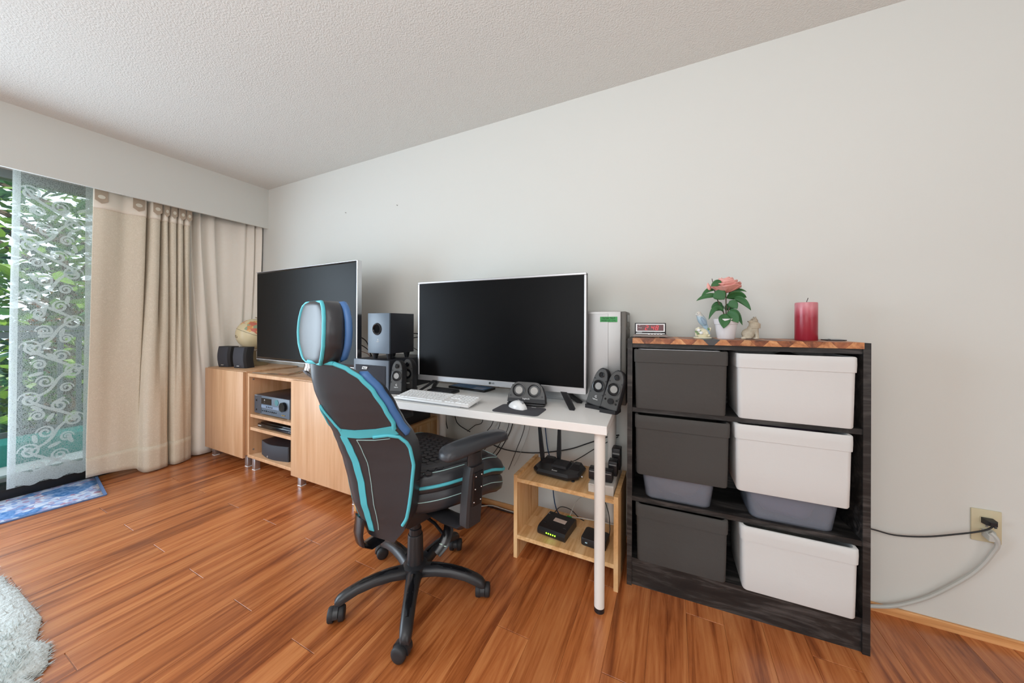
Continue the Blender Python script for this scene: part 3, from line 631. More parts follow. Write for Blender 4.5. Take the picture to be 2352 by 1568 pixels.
def closed_tube(levels, r, nm, mm, n=8):
    ring = seat_part([levels])[0]; ring = ring+[ring[0], ring[1]]; return MB().tube(ring, r, n).build(nm, mm, CH)
closed_tube((1.012, 1.012, .503), .0062, 'seat_piping', 'cyan'); closed_tube((.92, .925, .5475), .0016, 'stitch_line', 'stitch', 5); closed_tube((.999, .999, .449), .0016, 'stitch_line', 'stitch', 5)
# arms
for sd in (1, -1):
    X = .325*sd
    ar = MB(); po = [(-.052, -.13), (-.058, -.06), (-.052, .08), (-.044, .18), (-.026, .205), (.022, .205), (.044, .18), (.052, .08), (.056, -.06), (.044, -.13), (.018, -.148), (-.02, -.148)]
    po = spline(po+[po[0]], 36)[:-1]
    zo = -.040 if sd > 0 else -.066
    def pz(v): return (X+v[0]*.76, v[1]*.88+.012, (v[2]-.72)*.78+.72+.010*(1-((v[1]-.02)/.2)**2)+zo)
    ar.loft([[pz(p) for p in r] for r in pillow(po, [(.80, .90, .690), (.98, .985, .696), (1, 1, .705), (.97, .985, .722), (.84, .93, .735), (.5, .7, .741), (.15, .3, .742)], (0, .03))])
    ar.build('armrest_pad', 'leather', CH, smooth=60)
    MB().tube([(X, .03, .654 if sd > 0 else .63), (X, .03, .60), (X, .025, .52)], [.026, .028, .03], 16, True, (.62, 1.25)).build('arm_slider', 'chair_pl', CH)
    ps = MB().loft([[(X+a*.024, yc+b*hw_, z) for a, b in [(-1, -.8), (-.7, -1), (.7, -1), (1, -.8), (1, .8), (.7, 1), (-.7, 1), (-1, .8)]] for z, yc, hw_ in ((.405, .008, .034), (.42, .009, .036), (.50, .016, .037), (.575, .024, .036), (.61, .028, .032))])
    ps.build('arm_post', 'chair_pl', CH, smooth=40)
    pl = MB().loft([[(X+sd*.0245+sd*dx, yc+b, z) for dx, b in ((0, -.024), (.004, -.02), (.004, .02), (0, .024))] for z, yc in ((.475, .014), (.487, .016), (.578, .023), (.59, .024))]).build('post_plate', 'chair_gloss', CH)
    for bz, by in ((.489, .0), (.489, .032), (.533, .006), (.533, .036), (.577, .01), (.577, .038)): MB().ell((X+sd*.029, by, bz), (.003, .003, .003), 8, 6).build('bolt', 'chrome', pl)
    MB().tube([(X, .01, .412), (X-sd*.03, .01, .388), (X-sd*.12, .01, .376), (X-sd*.26, .01, .372)], [.022, .026, .026, .024], 12, True, (.55, 1.5)).build('arm_bracket', 'chair_pl', CH)
M['blue_leather'] = mat('blue_bolster', srgb(74, 118, 176), .42, bump=(420, .18, .0012))
for sd in (1, -1):
    bz = [.735+.225*i/24 for i in range(25)]; MB().tube([(sd*(lerp_table(RT, z)[2]-.013), lerp_table(RT, z)[1]+.020, z) for z in bz], [.004]+[.017]*23+[.004], 12).build('side_bolster', 'blue_leather', CH, smooth=60)
MB().tube([(x, -.330, z) for x, z in ([(.050, 1.000)]+[(lerp_table(HT, 1.01+.17*i/16)[0]-.010, 1.01+.17*i/16) for i in range(17)]+[(-(lerp_table(HT, 1.18-.17*i/16)[0]-.010), 1.18-.17*i/16) for i in range(17)]+[(-.05, 1.0)])], .012, 10).build('front_edge', 'blue_leather', hd, smooth=60)
# rear bracket under the backrest
MB().tube([(-.02, -.225, .40), (-.02, -.232, .34), (-.02, -.225, .30), (-.02, -.195, .278), (-.02, -.15, .285), (-.02, -.06, .33), (-.02, .02, .36)], .028, 10, True, (1.3, .26)).build('recline_bracket', 'chair_gloss', CH)
MB().rbox(-.10, .10, -.10, .12, .335, .394, .008).build('tilt_mechanism', 'chair_pl', CH)
MB().lathe([(.0, .098), (.036, .098), (.034, .12), (.031, .232), (.029, .238), (.0, .238)]).build('gas_lift_sleeve', 'chair_pl', CH)
MB().lathe([(.0, .236), (.026, .236), (.025, .262), (.021, .264), (.021, .34), (0, .34)]).build('gas_lift', 'chair_pl', CH)
lv = MB().tube([(.06, .0, .335), (.12, .01, .32), (.17, .01, .30)], .006, 8).build('tilt_lever', 'chair_gloss', CH)
MB().tube([(.13, .07, .318), (.155, .05, .29), (.165, .02, .255), (.16, -.012, .228)], [.012, .016, .018, .014], 10, True, (.45, 1.3)).build('lever_paddle', 'chair_gloss', lv)
bolt = MB().prism([(-.016, .004), (-.004, .010), (-.003, .002), (.014, .010), (.004, -.004), (.003, .003), (-.010, -.008)], 0, .002, 'xz').build('lightning_mark', 'lever_mark', lv, (.168, .0105, .249), (.3, .35, .5))
MB().lathe([(0, .070), (.046, .070), (.052, .085), (.05, .112), (.036, .120), (0, .120)]).build('base_hub', 'chair_pl', CH)
legm = MB()
R_ = []
for r, z, wd, hh in ((.02, .092, .030, .018), (.05, .096, .030, .018), (.10, .102, .027, .017), (.16, .101, .024, .016), (.22, .092, .023, .015), (.265, .077, .022, .016), (.288, .066, .019, .016), (.30, .058, .013, .010)):
    R_.append([(r, wd*a, z+hh*b) for a, b in ((-1, -.9), (-1, .1), (-.72, .75), (-.35, 1), (.35, 1), (.72, .75), (1, .1), (1, -.9), (.6, -.6), (-.6, -.6))])
legm = legm.loft(R_).mesh('base_leg', M['chair_pl'], 50)
insm = MB().loft([[(r, wd*a, z+b) for a, b in ((-1, 0), (0, .004), (1, 0), (0, -.01))] for r, z, wd in ((.07, .1165, .008), (.14, .1175, .012), (.20, .1115, .012), (.245, .099, .007))]).mesh('leg_insert', M['chair_gloss'], 40)
cst = MB().cyl((0, 0, .045), (0, 0, .066), .009, n=12)
hood = [(.0, .028)]+[(.030*math.cos(a), .027+.030*math.sin(a)) for a in [math.radians(-15+i*14) for i in range(15)]]
cst.prism([(u-.012, v) for u, v in hood], -.0085, .0085, 'xz'); cst = cst.mesh('caster', M['chair_pl'], 40)
whl = MB()
for s_ in (-1, 1):
    R_ = [[(-.012+r*math.cos(2*PI*j/26), s_*y, .0265+r*math.sin(2*PI*j/26)) for j in range(26)] for r, y in ((.010, .009), (.0255, .009), (.0265, .012), (.0262, .024), (.023, .0285), (.012, .0300), (.001, .0302))]
    whl.loft(R_)
whl = whl.mesh('wheel', M['black_mat'], 50)
for k, sw in enumerate((35, -60, 100, 20, 70)):
    a = math.radians(-54.5+72*k+14); r = .290
    g = link('base_leg', legm, CH, (0, 0, 0), (0, 0, a)); link('leg_insert', insm, g)
    c_ = link('caster', cst, CH, (r*math.cos(a), r*math.sin(a), 0), (0, 0, math.radians(sw)+a*.3)); link('wheel', whl, c_)

# ================================================================== TV CABINETS
M['leg_chrome'] = mat('satin_chrome', srgb(205, 207, 212), .34, .85)
def chrome_leg(parent, x, y):
    l = MB().rbox(x-.019, x+.019, y-.019, y+.019, .006, .102, .003).build('leg', 'leg_chrome', parent); MB().rbox(x-.020, x+.020, y-.020, y+.020, 0, .006, .002, 1).build('foot_pad', 'white_pl', l)
c1 = thing('storage_cabinet', 'closed beech cabinet with plain door, on chrome legs beside the curtain', 'cabinet', (-3.525, 1.402, 0))
W1 = .585
MB().rbox(0, W1, 0, .385, .728, .748, .0015).build('top_panel', 'beech', c1); MB().rbox(0, W1, 0, .385, .102, .122, .0015).build('bottom_panel', 'beech', c1)
MB().box(0, .018, 0, .385, .122, .728).build('side_panel', 'beech', c1); MB().box(W1-.018, W1, 0, .385, .122, .728).build('side_panel', 'beech', c1); MB().box(.018, W1-.018, .377, .384, .122, .728).build('back_panel', 'beech', c1)
MB().rbox(.002, W1-.006, -.019, -.002, .084, .744, .0015).build('door', 'beech', c1)
for x, y in ((.04, .04), (W1-.04, .04), (.04, .34), (W1-.04, .34)): chrome_leg(c1, x, y)
c2 = thing('media_cabinet', 'long beech media cabinet with open shelves and one door under the television', 'cabinet', (-2.90, 1.392, 0))
W2 = 1.185
MB().rbox(0, W2, 0, .39, .714, .738, .0015).build('top_panel', 'beech', c2); MB().rbox(0, W2, 0, .39, .101, .124, .0015).build('bottom_panel', 'beech', c2)
for x in (0, .565, W2-.02): MB().box(x, x+.02, .001, .39, .124, .714).build('side_panel', 'beech', c2)
MB().box(.02, W2-.02, .382, .389, .124, .714).build('back_panel', 'beech', c2)
for z in (.408, .309): MB().rbox(.021, .564, .008, .38, z, z+.022, .001, 1).build('shelf', 'beech', c2)
MB().rbox(.572, W2-.002, -.019, -.002, .086, .734, .0015).build('door', 'beech', c2)
for x, y in ((.04, .04), (.60, .04), (W2-.04, .04), (.04, .34), (.6, .34), (W2-.04, .34)): chrome_leg(c2, x, y)
for z in (.69, .155): MB().prism(circle(.006, 12), .0201, .0225, 'yz').build('cam_bolt', 'silver_pl', c2, (0, .03, z))
# AV receiver
rc = thing('av_receiver', 'black audio receiver with big volume knob on the cabinet shelf', 'receiver', (-2.857, 1.418, .431))
MB().rbox(0, .437, .012, .32, .012, .146, .003).build('case', 'satin_black', rc)
MB().rbox(0, .437, 0, .012, .010, .146, .002).build('front_panel', 'blue_face', rc)
MB().rbox(.002, .092, -.0015, 0, .014, .142, .001, 1).build('power_panel', 'dark_face', rc)
MB().rbox(.094, .22, -.002, 0, .086, .130, .001, 1).build('display', 'black_gloss', rc)
MB().rbox(.095, .315, -.003, 0, .058, .080, .001, 1).build('button_strip', mat('pale_blue_strip', srgb(128, 146, 170), .35), rc)
MB().cyl((.375, 0, .092), (.375, -.018, .092), .033, n=30).build('volume_knob', 'black_gloss', rc); MB().cyl((.285, 0, .112), (.285, -.0025, .112), .022, n=24).build('dial', 'teal_dial', rc)
for x in (.165, .187, .209, .231): MB().cyl((x, -.003, .069), (x, -.005, .069), .0055, n=12).build('button', 'black_pl', rc)
for k in range(8): MB().cyl((.11+k*.024, 0, .036), (.11+k*.024, -.004, .036), .0058 if k in (2, 5, 6) else .004, n=12).build('button', 'black_pl', rc)
for z in (.106, .036): MB().cyl((.03, -.0015, z), (.03, -.004, z), .0065, n=14).build('button', 'black_gloss', rc)
for x in (.355, .368, .381): MB().cyl((x, 0, .03), (x, -.004, .03), .004, n=10).build('jack', 'gold', rc)
text('YAMAHA', .0085, 'white_print', rc, (.022, -.0008, .1405)); text('10', .014, 'white_print', rc, (.135, -.0024, .116)); text('5.1', .008, 'grey_print', rc, (.135, -.0024, .101))
for x in (.05, .39): MB().cyl((x, .03, 0), (x, .03, .012), .014, .016, 16).build('foot', 'silver', rc)
for x in (.05, .39): MB().cyl((x, .28, 0), (x, .28, .012), .014, .016, 16).build('foot', 'black_pl', rc)
dp = thing('disc_player', 'slim black disc player on the cabinet\'s middle shelf', 'disc player', (-2.815, 1.418, .3313))
MB().rbox(.004, .426, .02, .20, .004, .040, .002).build('case', 'black_gloss', dp); MB().rbox(0, .43, 0, .022, .004, .034, .004).build('front_panel', 'black_gloss', dp)
text('SAMSUNG', .009, 'white_print', dp, (.028, -.0006, .019)); text('Blu-ray', .011, 'grey_print', dp, (.40, -.0006, .018)); MB().rbox(.30, .41, .004, .02, .0335, .036, .001, 1).build('button_bar', 'blue_face', dp)
for x in (.04, .39): MB().cyl((x, .05, 0), (x, .05, .004), .012, n=12).build('foot', 'black_pl', dp); MB().cyl((x, .17, 0), (x, .17, .004), .012, n=12).build('foot', 'black_pl', dp)
cs = thing('centre_speaker', 'black curved centre speaker on the bottom cabinet shelf', 'speaker', (-2.80, 1.44, .1245))
fr = [(.335*t, -.028*math.sin(PI*t)) for t in [i/14 for i in range(15)]]
MB().prism(fr+[(.325, .12), (.22, .175), (.11, .175), (.01, .12)], 0, .108, 'xy').build('case', 'satin_black', cs, smooth=30)
MB().loft([[(.005+.325*t, -.030*math.sin(PI*t)-.003*b, z) for t in [i/14 for i in range(15)]]+[(.005+.325*t, -.030*math.sin(PI*t)+.004, z) for t in [1-i/14 for i in range(15)]] for z, b in ((.003, 0), (.007, 1), (.101, 1), (.105, 0))]).build('grille', 'slate', cs, smooth=40)
MB().cyl((.135, -.030, .017), (.135, -.034, .017), .0075, n=16).build('badge', 'silver', cs)
# satellites on the cabinet
for i, (x, y, rz, lb) in enumerate(((-3.405, 1.462, 12, 'small slate speaker on the closed beech cabinet, left one by the curtain edge'), (-3.195, 1.478, 12, 'small slate speaker on the closed beech cabinet, right one in front of the globe'))):
    s_ = thing('satellite_speaker', lb, 'speaker', (x, y, .7485), rz, 'slate speakers on the cabinet')
    oz = lambda z: -.012*math.sin(PI*z/.172)
    MB().loft([[(xx, oz(z)+yy, z) for xx, yy in ((-.066, .012), (-.056, -.002), (.056, -.002), (.066, .012), (.060, .075), (-.060, .075))] for z in [.172*k/10 for k in range(11)]]).build('case', 'black_mat', s_, smooth=40)
    MB().loft([[(xx*.97, oz(z)+yy-.004, z) for xx, yy in ((-.060, .010), (-.054, 0), (.054, 0), (.060, .010))] for z in [.004+.164*k/10 for k in range(11)]]).build('grille', 'slate', s_, smooth=40)
    MB().rbox(-.013, .013, -.0165, -.009, .015, .022, .001, 1).build('badge', 'silver', s_)
# globe
gl = thing('desk_globe', 'cream desk globe behind the small speakers, half hidden by the television', 'globe', (-3.335, 1.655, .7485))
MB().lathe([(0, 0), (.10, 0), (.10, .010), (.07, .022), (.02, .03), (.012, .06), (.010, .125)], 32).build('base', 'tan', gl)
ball = MB().ell((0, 0, 0), (.135, .135, .135), 48, 28).build('ball', 'globe', gl, (0, 0, .272), (math.radians(-14), math.radians(18), math.radians(20)), smooth=80)
MB().tube([(.1358*math.cos(a), .1358*math.sin(a), 0) for a in [2*PI*i/64 for i in range(65)]], .0012, 6).build('equator_line', 'stem', ball)
MB().tube([(.163*math.sin(a)*.34, -.163*math.sin(a)*.0+.0, .265-.163*math.cos(a)) if False else (.148*math.sin(a), .0, .272-.148*math.cos(a)) for a in [math.radians(-5+i*10) for i in range(19)]], .004, 8).build('meridian_arm', 'tan', gl)
def on_ball(lon, lat, r=.1362): return (r*math.cos(lat)*math.cos(lon), r*math.cos(lat)*math.sin(lon), r*math.sin(lat))
MB().tube([on_ball(math.radians(-115)+.15*math.cos(t), math.radians(-28)+.075*math.sin(t)+.012*math.sin(3*t)) for t in [2*PI*i/36 for i in range(37)]], .0011, 6).build('map_cartouche', 'stem', ball)

# ================================================================== TELEVISION
tv = thing('television', 'large flat television with thin chrome edge on the media cabinet', 'television', (-2.322, 1.437, .738), -1.3)
TW, T0, T1 = .571, .108, .768
MB().rbox(-TW, TW, 0, .028, T0, T1, .003).build('bezel', 'black_gloss', tv); MB().box(-TW+.008, TW-.008, -.0012, 0, T0+.016, T1-.010).build('screen', 'screen', tv)
MB().rbox(TW, TW+.008, -.004, .030, T0-.002, T1+.003, .002, 1).build('chrome_edge', 'chrome', tv); MB().rbox(-TW-.005, TW+.006, -.003, .020, T1, T1+.004, .001, 1).build('chrome_edge', 'silver', tv)
MB().rbox(-TW, TW, -.003, .02, T0-.005, T0, .001, 1).build('chrome_edge', 'silver', tv)
MB().rbox(-.3, .3, .028, .055, .20, .62, .01).build('rear_housing', 'black_pl', tv)
st = MB()
for sd in (-1, 1):
    st.loft([[(sd*x, y+b*wd, z+c*hh) for b, c in ((-1, 0), (0, 1), (1, 0), (0, -.6))] for x, y, wd, z, hh in ((.555, -.035, .004, .0035, .003), (.35, -.018, .010, .006, .005), (.15, .0, .018, .012, .008), (.05, .022, .022, .03, .012), (.0, .032, .022, .048, .012))])
st.tube([(0, .032, .04), (0, .045, .08), (0, .04, .125), (0, .03, .16)], [.026, .024, .024, .024], 14, True, (1.3, .6)); st.build('stand', 'chrome', tv)

# ================================================================== SUBWOOFERS ON A PINE CRATE
k2 = thing('pine_crate_stand', 'pine crate left of the desk carrying the two subwoofers', 'crate', (-1.708, 1.372, 0))
MB().box(0, .300, 0, .40, .482, .503).build('top_board', 'pine', k2); MB().box(.018, .282, 0, .40, .11, .128).build('shelf_board', 'pine', k2)
for x in (0, .282): MB().box(x, x+.018, 0, .40, 0, .482).build('side_board', 'pine_v', k2)
bs = thing('subwoofer', 'big black subwoofer with cloth grille and parallelogram badge beside the desk', 'speaker', (-1.708, 1.368, .5035))
MB().rbox(0, .282, .012, .36, 0, .407, .004).build('cabinet', 'satin_black', bs); MB().rbox(0, .282, 0, .012, 0, .407, .003).build('baffle', mat('blue_grey_baffle', srgb(84, 92, 104), .35), bs)
MB().loft([[(.022+.238*t, -.004-.020*math.sin(PI*t)*b, z) for t in [i/12 for i in range(13)]]+[(.022+.238*t, .002, z) for t in [1-i/12 for i in range(13)]] for z, b in ((.03, .7), (.035, 1), (.36, 1), (.375, .5))]).build('grille', 'grille', bs, smooth=40)
pb = MB().prism([(-.022, -.007), (.016, -.007), (.022, .007), (-.016, .007)], -.002, .002, 'xz').build('badge', 'white_print', bs, (.125, -.0265, .362)); text('klipsch', .011, 'dark_print', pb, (0, -.0024, 0))
ss = thing('subwoofer', 'smaller black subwoofer with round bass port standing on the big one', 'speaker', (-1.627, 1.400, .9115))
MB().rbox(0, .172, .010, .20, .033, .268, .002).build('cabinet', 'satin_black', ss); MB().rbox(0, .172, 0, .010, .033, .268, .002).build('baffle', 'blue_face', ss)
MB().lathe([(.036, 0), (.034, .004), (.028, .006), (.024, .002), (.022, -.03), (.0, -.032)], 32, cap=False).build('port_ring', 'chair_gloss', ss, (.076, -.0005, .175), (PI/2, 0, 0)); MB().cyl((.076, .0095, .175), (.076, -.001, .175), .0235, n=24).build('port_hole', mat('port_black', srgb(6, 6, 7), .9, spec=.1), ss)
for x in (.03, .142):
    for y in (.03, .17): MB().cyl((x, y, 0), (x, y, .034), .011, .02, 16).build('foot', 'black_pl', ss)
text('G', .012, 'white_print', ss, (.083, -.0006, .112)); text('logitech', .0065, 'white_print', ss, (.083, -.0006, .102))

# ================================================================== DESK
DK = thing('desk', 'white laminate desk with round white legs', 'desk', (-1.40, 1.212, 0), 3.0)
DW, DD, DZ = 1.183, .515, .735
MB().rbox(0, DW, 0, DD, .701, DZ, .0015, 1).build('tabletop', 'white_lam', DK)
for x, y in ((.05, .045), (DW-.05+.018, .045), (.12, DD-.035), (DW-.05+.018, DD-.035)):
    l = MB().cyl((x, y, .018), (x, y, .701), .0195, .0215, 24).build('leg', 'white_paint', DK); MB().cyl((x, y, 0), (x, y, .018), .0195, .0195, 24).build('foot', 'black_pl', l)

# monitor on the desk
mo = thing('monitor', 'silver framed large monitor standing on the white desk', 'monitor', (-.852, 1.530, DZ), 1.2)
MW, Z0, Z1 = .494, .056, .626
MB().rbox(-MW, MW, 0, .030, Z0, Z1, .004).build('back_shell', 'black_pl', mo)
MB().rbox(-.35, .35, .030, .062, Z0+.04, Z0+.36, .02).build('rear_housing', 'black_pl', mo)
MB().box(-MW+.010, MW-.010, -.0042, -.003, Z0+.030, Z1-.010).build('screen', 'screen', mo)
for a in ((-MW, MW, Z0, Z0+.030), (-MW, MW, Z1-.011, Z1), (-MW, -MW+.011, Z0+.030, Z1-.011), (MW-.011, MW, Z0+.030, Z1-.011)): MB().rbox(a[0], a[1], -.007, .012, a[2], a[3], .002, 1).build('frame', 'silver', mo)
lg = MB().cyl((-.012, -.0075, Z0+.016), (-.012, -.0082, Z0+.016), .0062, n=16).build('logo_disc', 'dark_print', mo); text('LG', .013, 'dark_print', mo, (.006, -.0076, Z0+.016))
for x in (-.415, .435):
    ft = MB()
    sg = 1 if x > 0 else -1
    for y1 in (-.085, .062): ft.loft([[(x-sg*.055+sg*kx*.07+a*wd, y+b*.010, z+c) for a, b, c in ((-1, -1, 0), (1, -1, 0), (1, 1, .006), (-1, 1, .006))] for y, z, wd, kx in ((.012, Z0+.012, .016, 0), (.012+(y1-.012)*.5, Z0*.55, .013, .5), (y1, .0, .011, 1))])
    ft.build('foot', 'black_pl', mo)

# keyboard
kb = thing('keyboard', 'white full-size keyboard at the desk\'s front edge', 'keyboard', (-1.262, 1.247, DZ), 0.6)
KT = math.radians(7.5)
ko = bpy.data.objects.new('deck', None)
kd = MB().rbox(0, .442, 0, .128, 0, .010, .003).xf(Matrix.Translation((0, 0, .006)) @ Matrix.Rotation(KT, 4, 'X')).build('deck', 'white_pl', kb)
for x in (.04, .40): MB().box(x-.02, x+.02, .112, .118, 0, .0205).build('flip_foot', 'white_pl', kb)
MB().box(.05, .39, .010, .018, 0, .0075).build('rubber_foot', 'grey_print', kb)
kmesh = {}
def key(x, y, wd):
    kk = round(wd, 3)
    if kk not in kmesh: kmesh[kk] = MB().loft([[(a, b, z) for a, b in ((i_, i_), (wd-.002-i_, i_), (wd-.002-i_, .0135-i_), (i_, .0135-i_))] for i_, z in ((0, 0), (.0006, .0032), (.0018, .004))]).mesh('key', M['white_pl'], 30)
    p = Matrix.Translation((0, 0, .006)) @ Matrix.Rotation(KT, 4, 'X') @ Vector((x, y, .0102)); link('key', kmesh[kk], kb, p, (KT, 0, 0))
U = .0186
for r_, row in enumerate(([1.25, 1.25, 1.25, 6.25, 1.25, 1.25, 1.25, 1.25], [2.25]+[1]*10+[2.75], [1.75]+[1]*11+[2.25], [1.5]+[1]*12+[1.5], [1]*13+[2], [1]*13+[2])):
    x = .010
    for u in row: key(x, .014+r_*.0172, u*U); x += u*U
    if r_ < 6:
        x = .302
        for c_ in range(3):
            if not (r_ == 2) and not (r_ == 1 and c_ != 1): key(x+c_*U, .014+r_*.0172, U)
        x = .362
        for c_ in range(4):
            if not (r_ == 0 and c_ == 1): key(x+c_*U, .014+r_*.0172, (2*U if (r_ == 0 and c_ == 0) else U))
MB().box(.376, .394, .1185, .1205, 0, .0002).xf(Matrix.Translation((0, 0, .0165)) @ Matrix.Rotation(KT, 4, 'X')).build('printed_mark', 'grey_print', kb)
MB().box(.408, .420, .1185, .1205, 0, .0002).xf(Matrix.Translation((0, 0, .0165)) @ Matrix.Rotation(KT, 4, 'X')).build('printed_mark', 'grey_print', kb)
# mouse and pad
pd = thing('mouse_pad', 'dark grey cloth mouse pad with rounded corners on the white desk', 'mouse pad', (-.612, 1.345, DZ), 2)
MB().prism(rrect(-.108, .108, -.070, .070, .022), 0, .003, 'xy').build('pad', 'pad', pd); 
for x in (-.075, .035): MB().box(x, x+.022, .058, .062, .003, .0032).build('printed_mark', 'white_print', pd)
ms = thing('computer_mouse', 'glossy white computer mouse on the dark pad', 'mouse', (-.632, 1.372, DZ+.0032), 62)
mm_ = MB(); R_ = []
for i in range(15):
    t = i/14; y = -.052+.104*t; wd = .031*(math.sin(PI*(.06+.88*t)))**.45*(.92+.08*t); hh = .036*(math.sin(PI*(.05+.9*t)))**.6*(1.05-.25*t)
    R_.append([(wd*math.cos(a), y, max(0, hh*math.sin(a))) for a in [PI*j/14 for j in range(15)]]+[(wd*.8*(1-2*j/5), y, 0) for j in range(1, 5)])
mm_.loft(R_).build('shell', 'mouse', ms, smooth=60); MB().cyl((-.004, -.030, .026), (.004, -.030, .026), .009, n=16).build('scroll_wheel', 'grey_print', ms)
MB().tube([(0, -.05, .012), (0, -.036, .0265), (0, -.02, .034), (0, 0, .0368)], .0008, 6).build('button_seam', 'grey_print', ms)
# small black keyboard and tablet
bkp = thing('keypad', 'small black keypad behind the white keyboard', 'keyboard', (-1.245, 1.478, DZ), -2)
MB().loft([[(x, y, z) for x, y in ((0, 0), (.17, 0), (.17, .075), (0, .075))] for z in (0, .010)]+[[(.004, .004, .013), (.166, .004, .013), (.166, .071, .016), (.004, .071, .016)]]).build('body', 'black_pl', bkp)
kk_ = MB().box(0, .011, 0, .011, 0, .003).mesh('key', M['black_mat'], 0)
for r_ in range(4):
    for c_ in range(11): link('key', kk_, bkp, (.010+c_*.0138, .012+r_*.0145, .0132+r_*.0005))
tb_ = thing('tablet', 'dark tablet with blue picture lying under the monitor', 'tablet', (-1.21, 1.625, DZ), -6)
MB().prism(rrect(0, .27, 0, .115, .008), 0, .012, 'xy').build('body', 'black_gloss', tb_); MB().box(.008, .262, .010, .105, .012, .0124).build('screen', 'tablet', tb_); MB().box(.17, .245, .016, .060, .0124, .0127).build('screen_window', 'tablet_light', tb_)
# five small desk speakers
def satellite(x, y, rz, tilt, label, controls=False, logo=True, roll=0):
    s_ = thing('desk_speaker', label, 'speaker', (x, y, DZ), rz, 'small speakers on the desk')
    TM = Matrix.Translation((0, 0, .006+.038*abs(math.sin(math.radians(roll))))) @ Matrix.Rotation(math.radians(roll), 4, 'Y') @ Matrix.Rotation(math.radians(-tilt), 4, 'X')
    hw = lambda z: .0385-.006*(z/.178) if z < .12 else max(.004, (.0385-.006*.67)*math.sqrt(max(0, 1-((z-.115)/.064)**2.2)))
    zs = [.0, .02, .05, .09, .12, .135, .150, .162, .171, .1775]
    out = [(hw(z), z) for z in zs]+[(-hw(z), z) for z in reversed(zs)]
    MB().loft([[(u*k, y_, .09+(v-.09)*k) for u, v in out] for y_, k in ((0, .965), (.005, 1), (.035, .98), (.052, .86), (.058, .7))]).xf(TM).build('case', 'black_mat', s_, smooth=45)
    MB().prism([(u*.90, .09+(v-.09)*.93) for u, v in out], -.0015, .0004, 'xz').xf(TM).build('face_plate', 'sat_grey', s_)
    MB().loft([[(a*.0395, b, z) for a, b in ((-1, .004), (-.9, -.008), (.9, -.008), (1, .004), (.9, .055), (-.9, .055))] for z in (0, .016)]).build('base', 'black_pl', s_)
    for zc, r0 in ((.145, .0125), (.092, .028)):
        MB().lathe([(r0, 0), (r0*1.0, .004), (r0*.9, .0045), (r0*.82, .001), (r0*.5, .0006)], 26, cap=False).xf(TM @ Matrix.Translation((0, -.0015, zc)) @ Matrix.Rotation(PI/2, 4, 'X')).build('driver_ring', 'chair_gloss', s_)
        MB().lathe([(r0*.58, .0015), (r0*.54, .0015), (r0*.48, -.0005), (r0*.20, -.0022), (r0*.17, -.0008), (0, -.0002)], 26).xf(TM @ Matrix.Translation((0, -.0016, zc)) @ Matrix.Rotation(PI/2, 4, 'X')).build('driver_cone', 'cone' if r0 > .02 else 'chair_gloss', s_)
    for x_, z_ in ((-.028, .122), (.028, .122), (-.031, .058), (.031, .058)): MB().cyl((x_, 0, z_), (x_, -.003, z_), .0035, n=10).xf(TM).build('screw_cap', 'black_pl', s_)
    if controls:
        MB().cyl((.003, 0, .040), (.003, -.014, .040), .0125, n=22).xf(TM).build('volume_knob', 'chair_gloss', s_)
        for x_, z_ in ((-.024, .042), (.026, .034), (.026, .050)): MB().cyl((x_, 0, z_), (x_, -.003, z_), .0045, n=12).xf(TM).build('jack', 'black_gloss', s_)
    elif logo == 'word':
        t_ = text('logitech', .011, 'white_print', s_, (0, 0, 0)); t_.matrix_basis = TM @ Matrix.Translation((0, -.002, .040)) @ Matrix.Rotation(PI/2, 4, 'X')
    else:
        for tx, sz, zz_ in (('G', .015, .043), ('logitech', .0078, .031)):
            t_ = text(tx, sz, 'white_print', s_, (0, 0, 0)); t_.matrix_basis = TM @ Matrix.Translation((.002, -.002, zz_)) @ Matrix.Rotation(PI/2, 4, 'X')
    return s_
satellite(-1.355, 1.350, 12, 6, 'small black two-driver speaker at the desk\'s left end, nearer the keyboard')
satellite(-1.360, 1.440, 12, 3, 'small black two-driver speaker at the desk\'s left end, half behind the monitor edge', logo='word')
satellite(-.324, 1.522, -16, 12, 'small black leaning speaker right of the monitor, the one without knobs', roll=12)
satellite(-.248, 1.470, -14, 12, 'small black leaning speaker with volume knob at the desk\'s right end', True, roll=12)
cn = thing('desk_speaker', 'wide black speaker with two drivers side by side under the monitor', 'speaker', (-.616, 1.428, DZ+.003), 8, 'small speakers on the desk')
co = [(-.094, 0), (-.092, .03), (-.078, .072), (-.060, .092), (-.045, .097), (.045, .097), (.060, .092), (.078, .072), (.092, .03), (.094, 0)]
TM = Matrix.Translation((0, 0, .0125)) @ Matrix.Rotation(math.radians(-14), 4, 'X')
MB().loft([[(u*k, y_, .0+v*k2_) for u, v in co] for y_, k, k2_ in ((0, .97, .97), (.006, 1, 1), (.04, .97, .96), (.058, .82, .8))]).xf(TM).build('case', 'black_mat', cn, smooth=40)
MB().prism([(u*.94, .018+(v)*.79) for u, v in co], -.0015, .0004, 'xz').xf(TM).build('face_plate', 'sat_grey', cn)
for x in (-.037, .037):
    MB().lathe([(.031, 0), (.031, .004), (.028, .0045), (.025, .001), (.015, .0006)], 28, cap=False).xf(TM @ Matrix.Translation((x, -.0015, .056)) @ Matrix.Rotation(PI/2, 4, 'X')).build('driver_ring', 'chair_gloss', cn)
    MB().lathe([(.0185, .0015), (.0172, .0015), (.0155, -.0005), (.0065, -.0022), (.0055, -.0008), (0, -.0002)], 28).xf(TM @ Matrix.Translation((x, -.0016, .056)) @ Matrix.Rotation(PI/2, 4, 'X')).build('driver_cone', 'cone', cn)
